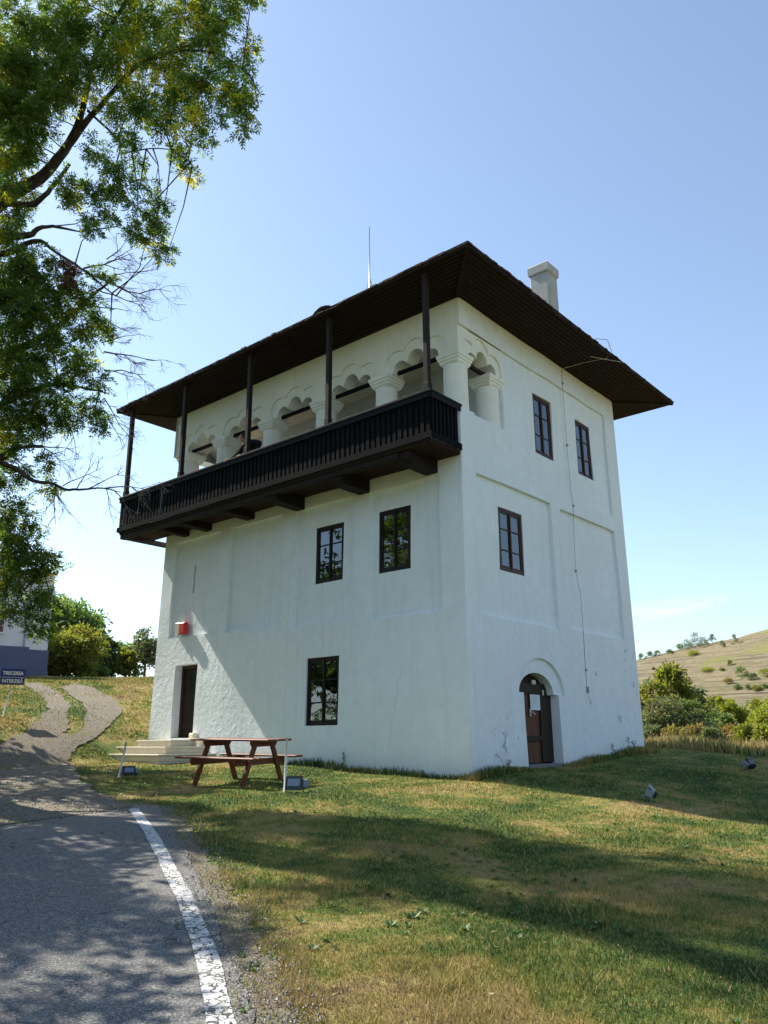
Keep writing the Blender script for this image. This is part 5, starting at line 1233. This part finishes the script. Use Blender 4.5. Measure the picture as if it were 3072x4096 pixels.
tree_px('tree', 238, 46, 1382, 52, 2300, 0.20, 'leaf_far', 'medium green tree where the gravel track bends right', 'tree', G1, 24, trunk=0.06, tr=0.10)
tree_px('bush', 268, 45, 1412, 36, 1500, 0.18, 'leaf_olive', 'low olive bush left of the thin pale tree', 'bush', G1, 25, trunk=0.05, tr=0.06, shape='bush')
tree_px('tree', 309, 46, 1368, 56, 1700, 0.17, 'leaf_grey', 'thin pale tree with a bare lower trunk by the left edge of the tower', 'tree', G1, 26, trunk=0.32, tr=0.09, bark='bark_pale')
tree_px('bush', 112, 43, 1425, 26, 900, 0.16, 'leaf_yellow', 'small yellowish bush at the foot of the neighbouring house corner', 'bush', G1, 28, trunk=0.05, tr=0.05, shape='bush')
tree_px('bush', 200, 44, 1440, 40, 1100, 0.16, 'leaf_far', 'low green bush under the greyish tree at the track top', 'bush', G1, 29, trunk=0.05, tr=0.05, shape='bush')
G2 = 'trees in the valley behind the lawn'
tree_px('tree', 1452, 52, 1420, 86, 6500, 0.22, 'leaf_olive', 'tallest olive green valley tree with a ragged pointed top', 'tree', G2, 31, trunk=0.10, tr=0.16, shape='cone', clump=0.17)
tree_px('tree', 1398, 50, 1468, 66, 4200, 0.22, 'leaf_olive', 'bushy valley tree touching the right edge of the tower', 'tree', G2, 32, trunk=0.05, tr=0.14)
tree_px('bush', 1428, 46, 1512, 80, 4200, 0.19, 'leaf_grey', 'dark grey green shrub at the foot of the tallest valley tree', 'bush', G2, 33, trunk=0.02, tr=0.08, shape='bush')
tree_px('tree', 1509, 54, 1462, 34, 1700, 0.20, 'leaf_grey', 'slender sparse tree just right of the tallest valley tree', 'tree', G2, 34, trunk=0.15, tr=0.10, shape='cone')
tree_px('tree', 1482, 48, 1505, 50, 2300, 0.19, 'leaf_far', 'dark green bushy tree in front of the tallest one on its right', 'tree', G2, 35, trunk=0.05, tr=0.08)
tree_px('bush', 1572, 56, 1508, 56, 3600, 0.20, 'leaf_yellow', 'round bright yellow green willow bush in the valley', 'bush', G2, 36, trunk=0.03, tr=0.08, shape='bush', clump=0.15)
tree_px('bush', 1536, 53, 1540, 40, 1600, 0.18, 'leaf_far', 'small dark green bush left of the round yellow one', 'bush', G2, 37, trunk=0.03, tr=0.06, shape='bush')
tree_px('tree', 1638, 55, 1497, 64, 3800, 0.20, 'leaf_yellow', 'yellow green pointed tree at the right edge of the valley', 'tree', G2, 38, trunk=0.05, tr=0.08, shape='cone')
tree_px('tree', 1690, 54, 1490, 70, 2600, 0.22, 'leaf_yellow', 'feathery yellow tree half hidden past the right edge', 'tree', G2, 39, trunk=0.05, tr=0.08)
for i, (px, d, ty, wp, n, mt, lb) in enumerate(((1418, 62, 1478, 60, 2400, 'leaf_far', 'green tree behind the bushy one next to the tower'), (1476, 60, 1470, 50, 2400, 'leaf_olive', 'olive tree close behind the slender sparse one'), (1530, 62, 1512, 46, 1900, 'leaf_olive', 'low olive tree behind the small dark green bush'),
        (1556, 50, 1545, 50, 1900, 'leaf_far', 'dark low bush at the foot of the round yellow willow'), (1604, 58, 1532, 50, 1900, 'leaf_olive', 'olive bush between the round willow and the pointed tree'), (1654, 50, 1530, 56, 2400, 'leaf_yellow', 'bright yellow bush at the foot of the pointed tree'), (1500, 46, 1545, 60, 2400, 'leaf_grey', 'grey green bush at the foot of the slender tree'))):
    tree_px('bush', px, d, ty, wp, n, 0.19, mt, lb, 'bush', G2, 140 + i, trunk=0.03, tr=0.06, shape='bush')
G3 = 'low scrub bushes behind the dry grass'
sc = [(1402, 40, 1572, 46, 'leaf_grey', 'low grey green scrub bush against the tower edge'), (1446, 38, 1580, 44, 'leaf_brush', 'russet scrub bush below the tallest valley tree'), (1490, 40, 1574, 48, 'leaf_brush', 'tan scrub bush second from the tower side'),
      (1530, 38, 1578, 44, 'leaf_grey', 'grey green scrub bush in the middle of the scrub row'), (1568, 40, 1572, 50, 'leaf_brush', 'wide tan scrub bush under the round yellow willow'), (1604, 38, 1570, 46, 'leaf_olive', 'olive scrub bush right of the wide tan one'), (1640, 36, 1572, 46, 'leaf_yellow', 'yellowish weedy bush near the right edge'), (1676, 38, 1570, 50, 'leaf_brush', 'brown scrub bush at the right picture edge')]
for i, (px, d, ty, wp, mt, lb) in enumerate(sc): tree_px('scrub_bush', px, d, ty, wp, 1900, 0.16, mt, lb, 'bush', G3, 50 + i, trunk=0.02, tr=0.04, shape='bush', clump=0.2)
# shrubs dotted over the hillside
G4 = 'shrubs dotted over the far hillside'
hs_ = [(1588, 1391, 9, 22, 'leaf_grey', 'dark upright shrub near the skyline at the right of the hill'), (1562, 1398, 8, 14, 'leaf_grey', 'smaller dark shrub left of the upright one near the skyline'), (1503, 1398, 16, 34, 'leaf_grey', 'tallest grey thicket bush on the skyline'),
       (1522, 1396, 18, 24, 'leaf_grey', 'grey thicket bush right of the tallest skyline bush'), (1486, 1400, 18, 20, 'leaf_grey', 'broad grey bush left of the tallest skyline bush'), (1540, 1392, 10, 22, 'leaf_grey', 'thin grey bush at the right end of the skyline thicket'),
       (1470, 1402, 12, 12, 'leaf_far', 'low bush at the left end of the skyline thicket'), (1447, 1404, 12, 11, 'leaf_grey', 'small dark bush on the skyline halfway to the tower'), (1420, 1408, 10, 12, 'leaf_grey', 'grey bush on the skyline nearer the tower'), (1404, 1412, 12, 12, 'leaf_far', 'green bush on the sloping skyline'), (1386, 1418, 10, 14, 'leaf_far', 'green bush on the skyline beside the tower'),
       (1578, 1438, 8, 13, 'leaf_grey', 'lone grey shrub in the middle of the slope'), (1605, 1460, 18, 22, 'leaf_far', 'large dark round shrub low on the slope'), (1627, 1468, 16, 12, 'leaf_grey', 'flat grey shrub right of the large dark one'), (1652, 1462, 18, 16, 'leaf_yellow', 'yellow green shrub low on the slope at the right edge'),
       (1594, 1492, 12, 10, 'leaf_far', 'small green shrub at the foot of the slope'), (1617, 1490, 7, 10, 'leaf_far', 'thin green shrub at the foot of the slope'), (1636, 1492, 14, 12, 'leaf_olive', 'olive shrub at the foot of the slope'), (1654, 1492, 10, 8, 'leaf_far', 'low dark shrub at the foot of the slope by the right edge'),
       (1560, 1446, 7, 5, 'leaf_olive', 'tiny olive tuft in the middle of the slope'), (1530, 1452, 20, 5, 'leaf_yellow', 'long low yellow green patch of scrub on the slope'), (1412, 1445, 5, 5, 'leaf_grey', 'tiny grey tuft on the left of the slope'), (1500, 1415, 22, 8, 'leaf_yellow', 'low bright green scrub below the skyline thicket'), (1575, 1477, 14, 10, 'leaf_brush', 'brownish shrub low on the slope')]
for i, (px, py, wp, hp, mt, lb) in enumerate(hs_):
    b = gp(px, py + 2, 340)
    if b is None: b = gp(px, py + 9, 340)
    if b is None: b = on_ground(px, 295)
    d = (b - CAM).length; k = 3072 / 1659 / FPX * d
    make_tree('hillside_shrub', b, hp * k * 0.85, wp * k * 1.35, 520, 0.16 * (wp * k) ** 0.6, mt, lb, 'shrub', G4, 80 + i, trunk=0.03, tr=0.015 * hp * k, shape='bush', clump=0.24, nclump=22)

# shade trees standing outside the picture, left of the road, that dapple the lawn
def shade_tree(x, y, h, w, n, ls, seed, label, **kw):
    make_tree('shade_tree', Vector((x, y, H(x, y))), h, w, n, ls, 'leaf_far', label, 'tree', 'shade trees left of the road', seed, tr=0.35, **kw)
shade_tree(-9.5, -10.8, 11.5, 7.5, 5200, 0.24, 5, 'broad shade tree left of the road and out of the picture', trunk=0.30, nclump=60, clump=0.15)
shade_tree(-14.5, -5.6, 9.5, 5.5, 3000, 0.24, 6, 'smaller shade tree further along the road and out of the picture', trunk=0.35, nclump=40, clump=0.15)
shade_tree(-6.5, -17.0, 12.0, 8.0, 5200, 0.24, 8, 'tall shade tree beyond the near bend of the road and out of the picture', trunk=0.28, nclump=60, clump=0.15)

shade_tree(-21, -19, 8.0, 10, 4200, 0.30, 11, 'low crowned tree far to the left outside the picture', trunk=0.04, nclump=60, clump=0.15)
shade_tree(-27, -14, 8.5, 10, 4200, 0.30, 12, 'wide low tree at the far left outside the picture', trunk=0.04, nclump=60, clump=0.15)
shade_tree(-14, -25, 9.0, 11, 4200, 0.30, 13, 'leafy tree far behind the road outside the picture', trunk=0.04, nclump=60, clump=0.15)

# ------------------------------------------------------------------ grass
def poly_in(x, y, P):
    ins = np.zeros(len(x), bool); n = len(P)
    for i in range(n):
        x1, y1 = P[i]; x2, y2 = P[(i + 1) % n]
        c = ((y1 > y) != (y2 > y)) & (x < (x2 - x1) * (y - y1) / ((y2 - y1) if y2 != y1 else 1e-9) + x1); ins ^= c
    return ins
def gpoly(px): return [(q.x, q.y) for q in (gp(*p) for p in px)]
TPOLYS = [gpoly([(-60, 1797), (-70, 1740), (-70, 1690), (-30, 1622), (60, 1583), (135, 1603), (150, 1601), (205, 1596), (168, 1622), (150, 1650), (172, 1690), (215, 1718), (262, 1738), (284, 1749)]),
          gpoly([(55, 1588), (75, 1568), (102, 1538), (98, 1515), (52, 1479), (80, 1477), (112, 1488), (148, 1525), (150, 1560), (135, 1603)]),
          gpoly([(150, 1601), (180, 1575), (190, 1545), (166, 1514), (128, 1487), (165, 1477), (240, 1508), (268, 1537), (240, 1570), (212, 1594)])]
def on_track(x, y):
    r = np.zeros(len(x), bool)
    for P in TPOLYS: r |= poly_in(x, y, P)
    return r
APOLY = ASPH_R + list(reversed(ASPH_L))
def field_ok(x, y, soft=True):
    bld = (x > X0 - 0.16) & (x < 0.06) & (y > -0.15) & (y < Y1 + 0.06)
    stp = (x > -10.1) & (x < -7.28) & (y > -1.72) & (y < 0)
    jx = x + (RNG.normal(0, 0.10, len(x)) if soft else 0); jy = y + (RNG.normal(0, 0.10, len(x)) if soft else 0)
    return ~bld & ~stp & ~poly_in(jx, jy, APOLY) & (~on_track(x + (jx - x) * 2.8, y + (jy - y) * 2.8) | (RNG.random(len(x)) < 0.07) | ((np.sin(x * 2.3 + y) * np.sin(y * 2.9 - x) > 0.55) & (x < -7) & (RNG.random(len(x)) < 0.5)))
def verge_keep(x, y):
    """sparse on the gravel verge beside the road"""
    e = offset(ASPH_R, 0.22); P = ASPH_R[1:-1] + list(reversed(e[1:-1]))
    return ~poly_in(x, y, P) | (RNG.random(len(x)) < 0.40)
def blades(name, n, a0, a1, d0, d1, h0, h1, mat, cond=None, wk=0.00085, lean=0.5, hf=None, clumpy=0.0):
    az = RNG.uniform(a0, a1, n) + 0.7096; d = d0 * (d1 / d0) ** RNG.random(n)
    x = CAM.x - d * np.sin(az); y = CAM.y + d * np.cos(az)
    if clumpy: x += RNG.normal(0, clumpy, n) * 0; 
    ok = field_ok(x, y) & verge_keep(x, y)
    if cond is not None: ok &= cond(x, y)
    x, y, d = x[ok], y[ok], d[ok]; n = len(x); z = height(x, y)
    h = RNG.uniform(h0, h1, n)
    pn = np.sin(x * 2.1 + 1.7 * np.sin(y * 1.3)) * np.cos(y * 1.9 + x * 0.6); h *= 1 + 0.45 * pn
    if hf is not None: h *= hf(x, y)
    w = wk * d + 0.0012; th = RNG.uniform(0, 2 * math.pi, n); ln = RNG.uniform(0.1, lean, n) * h; ph = RNG.uniform(0, 2 * math.pi, n)
    v = np.empty((n, 3, 3)); v[:, 0] = np.stack([x - w * np.cos(th), y - w * np.sin(th), z - 0.004], 1); v[:, 1] = np.stack([x + w * np.cos(th), y + w * np.sin(th), z - 0.004], 1)
    v[:, 2] = np.stack([x + ln * np.cos(ph), y + ln * np.sin(ph), z + h], 1)
    o = np_mesh(name, v.reshape(-1, 3), np.arange(n * 3).reshape(n, 3), mat); return o
g_ = blades('grass', 560000, -0.72, 0.72, 2.6, 30, 0.012, 0.034, M['blades'], None, 0.0006, 1.0)
g6 = blades('tall_tufts', 90000, -0.72, 0.72, 2.8, 18, 0.035, 0.085, M['blades'], lambda x, y: (np.sin(x * 3.1 + 2 * np.sin(y * 2.2)) * np.sin(y * 3.7 + x) > 0.45) & (np.sin(x * 17) * np.cos(y * 13 + x * 5) > 0.0) & (y < 8), 0.0006, 1.3)
tag(g6, 'longer tufts of grass scattered through the lawn', 'grass', kind='stuff')
tag(g_, 'short patchy green and straw coloured lawn grass', 'grass', kind='stuff')
g2 = blades('dry_grass', 60000, -0.62, 0.05, 19, 40, 0.09, 0.28, M['dryblades'], lambda x, y: (y > 9.0), 0.0011, 0.5)
tag(g2, 'tall dry straw coloured grass behind the lawn', 'grass', kind='stuff')
def nearwall(x, y):
    a = (x > 0.02) & (x < 0.32) & (y > -0.4) & (y < 7.7) & ~((y > 1.6) & (y < 3.2)); b_ = (y < -0.12) & (y > -0.36) & (x > -7.2) & (x < 0.2)
    return (a & (RNG.random(len(x)) < 0.9)) | (b_ & (RNG.random(len(x)) < 0.35))
g3 = blades('wall_grass', 520000, -0.6, 0.45, 13, 24, 0.05, 0.17, M['blades'], nearwall, 0.0008, 0.6)
tag(g3, 'longer grass and weeds along the foot of the tower', 'grass', kind='stuff')
g4 = blades('bank_grass', 90000, 0.12, 0.66, 15, 52, 0.025, 0.075, M['blades'], lambda x, y: x < -8.5, 0.0009, 0.7)
def edge_band(x, y):
    e0_ = offset(ASPH_R, 0.10); e1_ = offset(ASPH_R, 0.42); P = e0_[1:-1] + list(reversed(e1_[1:-1]))
    return poly_in(x + RNG.normal(0, 0.05, len(x)), y + RNG.normal(0, 0.05, len(x)), P) & (np.sin(x * 7 + y * 3) + np.sin(x * 2.3 - y * 9) > -0.3)
g5 = blades('verge_grass', 260000, -0.7, 0.4, 2.8, 14, 0.015, 0.06, M['dryblades'], edge_band, 0.0006, 1.0)
tag(g5, 'dry tufts of grass along the broken edge of the road', 'grass', kind='stuff')
tag(g4, 'rough grass on the bank around the gravel track', 'grass', kind='stuff')
# loose stones on the verge and the track, and fallen leaves
def scatter(name, n, cond, d0, d1, a0, a1, smin, smax, mat, label, kind_):
    az = RNG.uniform(a0, a1, n) + 0.7096; d = d0 * (d1 / d0) ** RNG.random(n); x = CAM.x - d * np.sin(az); y = CAM.y + d * np.cos(az)
    ok = cond(x, y); x, y = x[ok], y[ok]; n = len(x); z = height(x, y) + 0.030; sc_ = RNG.uniform(smin, smax, n) * RNG.uniform(0.5, 1, n)
    if kind_ == 'stone':
        base = np.array([[1, 0, 0], [0, 1, 0], [-1, 0, 0], [0, -1, 0], [0, 0, 0.8], [0, 0, -0.6]], float); v = base[None] * (RNG.uniform(0.6, 1.3, (n, 6, 3))) * sc_[:, None, None]
        th = RNG.uniform(0, 6.28, n); cx2, sx2 = np.cos(th)[:, None], np.sin(th)[:, None]; v = np.stack([v[:, :, 0] * cx2 - v[:, :, 1] * sx2, v[:, :, 0] * sx2 + v[:, :, 1] * cx2, v[:, :, 2]], 2)
        v += np.stack([x, y, z], 1)[:, None, :]
        f0 = np.array([[0, 1, 4], [1, 2, 4], [2, 3, 4], [3, 0, 4], [1, 0, 5], [2, 1, 5], [3, 2, 5], [0, 3, 5]]); f = (f0[None] + 6 * np.arange(n)[:, None, None]).reshape(-1, 3)
        o = np_mesh(name, v.reshape(-1, 3), f, mat)
    else:
        D = unit(np.stack([RNG.normal(0, 1, n), RNG.normal(0, 1, n), RNG.normal(0, 0.25, n)], 1)); Nn = unit(np.stack([RNG.normal(0, 0.3, n), RNG.normal(0, 0.3, n), np.ones(n)], 1))
        o = leaf_faces(name, np.stack([x, y, z - 0.006 + RNG.uniform(0, 0.012, n)], 1), D, Nn, sc_, sc_ * 0.4, mat)
    tag(o, label, 'stones' if kind_ == 'stone' else 'leaves', kind='stuff')
def verge_zone(x, y):
    e0_ = offset(ASPH_R, -0.06); e1_ = offset(ASPH_R, 0.34); P = e0_[1:-1] + list(reversed(e1_[1:-1])); return poly_in(x + RNG.normal(0, 0.06, len(x)), y + RNG.normal(0, 0.06, len(x)), P)
scatter('loose_stones', 90000, verge_zone, 2.8, 14, -0.7, 0.6, 0.003, 0.013, M['pebble'], 'small loose stones along the crumbling edge of the road', 'stone')
scatter('track_stones', 60000, lambda x, y: on_track(x + RNG.normal(0, 0.22, len(x)), y + RNG.normal(0, 0.22, len(x))), 10, 50, 0.1, 0.62, 0.005, 0.024, M['pebble'], 'loose stones strewn over the gravel track', 'stone')
scatter('fallen_leaves', 5200, lambda x, y: field_ok(x, y) & (y < -0.6) & (RNG.random(len(x)) < 0.30), 3, 26, -0.7, 0.6, 0.03, 0.06, M['leaf_litter'], 'fallen yellow and brown leaves on the lawn', 'leaf')
def rosettes(n=2600):
    az = RNG.uniform(-0.7, 0.55, n) + 0.7096; d = 3 * (20 / 3) ** RNG.random(n); x = CAM.x - d * np.sin(az); y = CAM.y + d * np.cos(az)
    ok = field_ok(x, y) & (y < 8) & (np.sin(x * 1.3 + 2) + np.cos(y * 1.7 + x) + RNG.normal(0, .5, len(x)) > 0.4); x, y = x[ok], y[ok]; n = len(x)
    k = 9; X = np.repeat(x, k); Y = np.repeat(y, k); th = RNG.uniform(0, 6.28, n * k); el = RNG.uniform(0.15, 0.8, n * k)
    D = np.stack([np.cos(th) * np.cos(el), np.sin(th) * np.cos(el), np.sin(el)], 1); P = np.stack([X, Y, height(X, Y) + 0.006], 1)
    Nn = unit(np.cross(np.cross(D, np.array([0, 0, 1.0])), D)); L = np.repeat(RNG.uniform(0.025, 0.065, n), k) * RNG.uniform(0.7, 1.1, n * k)
    tag(leaf_faces('clover', P, D, Nn, L, L * 0.55, M['leaf_weed']), 'broad leaved weeds and clover scattered through the lawn', 'weeds', kind='stuff')
rosettes()
scatter('road_leaves', 900, lambda x, y: poly_in(x, y, APOLY) & (RNG.random(len(x)) < 0.5), 3.5, 15, -0.3, 0.6, 0.02, 0.05, M['leaf_litter'], 'a few dry leaves lying on the asphalt', 'leaf')
def weed(x, y, h, label):
    o = empty('weed', (x, y, H(x, y))); tag(o, label, 'weed', 'weeds at the foot of the tower')
    s = MB(); s.tube([(0, 0, -0.02), (0.01, 0, h * 0.5), (0.0, 0.01, h)], [0.004, 0.003, 0.002], 5); s.build('stem', M['twig'], o)
    n = 46; P = np.stack([RNG.normal(0, 0.008, n), RNG.normal(0, 0.008, n), RNG.uniform(0.1, 1, n) * h], 1)
    D = unit(np.stack([RNG.normal(0, 1, n), RNG.normal(0, 1, n), RNG.uniform(0.0, 0.8, n)], 1)); L = RNG.uniform(0.03, 0.07, n)
    leaf_faces('leaves', P, D, unit(np.cross(D, RNG.normal(0, 1, (n, 3)))), L, L * 0.4, M['leaf_far'], o)
p = gp(752, 1664); weed(p.x, -0.22, 0.34, 'single thin weed standing against the middle of the front wall')
weed(0.16, 5.35, 0.30, 'weed against the side wall right of the arched door'); weed(0.17, 6.2, 0.42, 'tallest weed near the far end of the side wall'); weed(0.15, 6.55, 0.30, 'short weed beside the tallest one at the side wall')
weed(0.12, 1.0, 0.22, 'small weed left of the arched door')
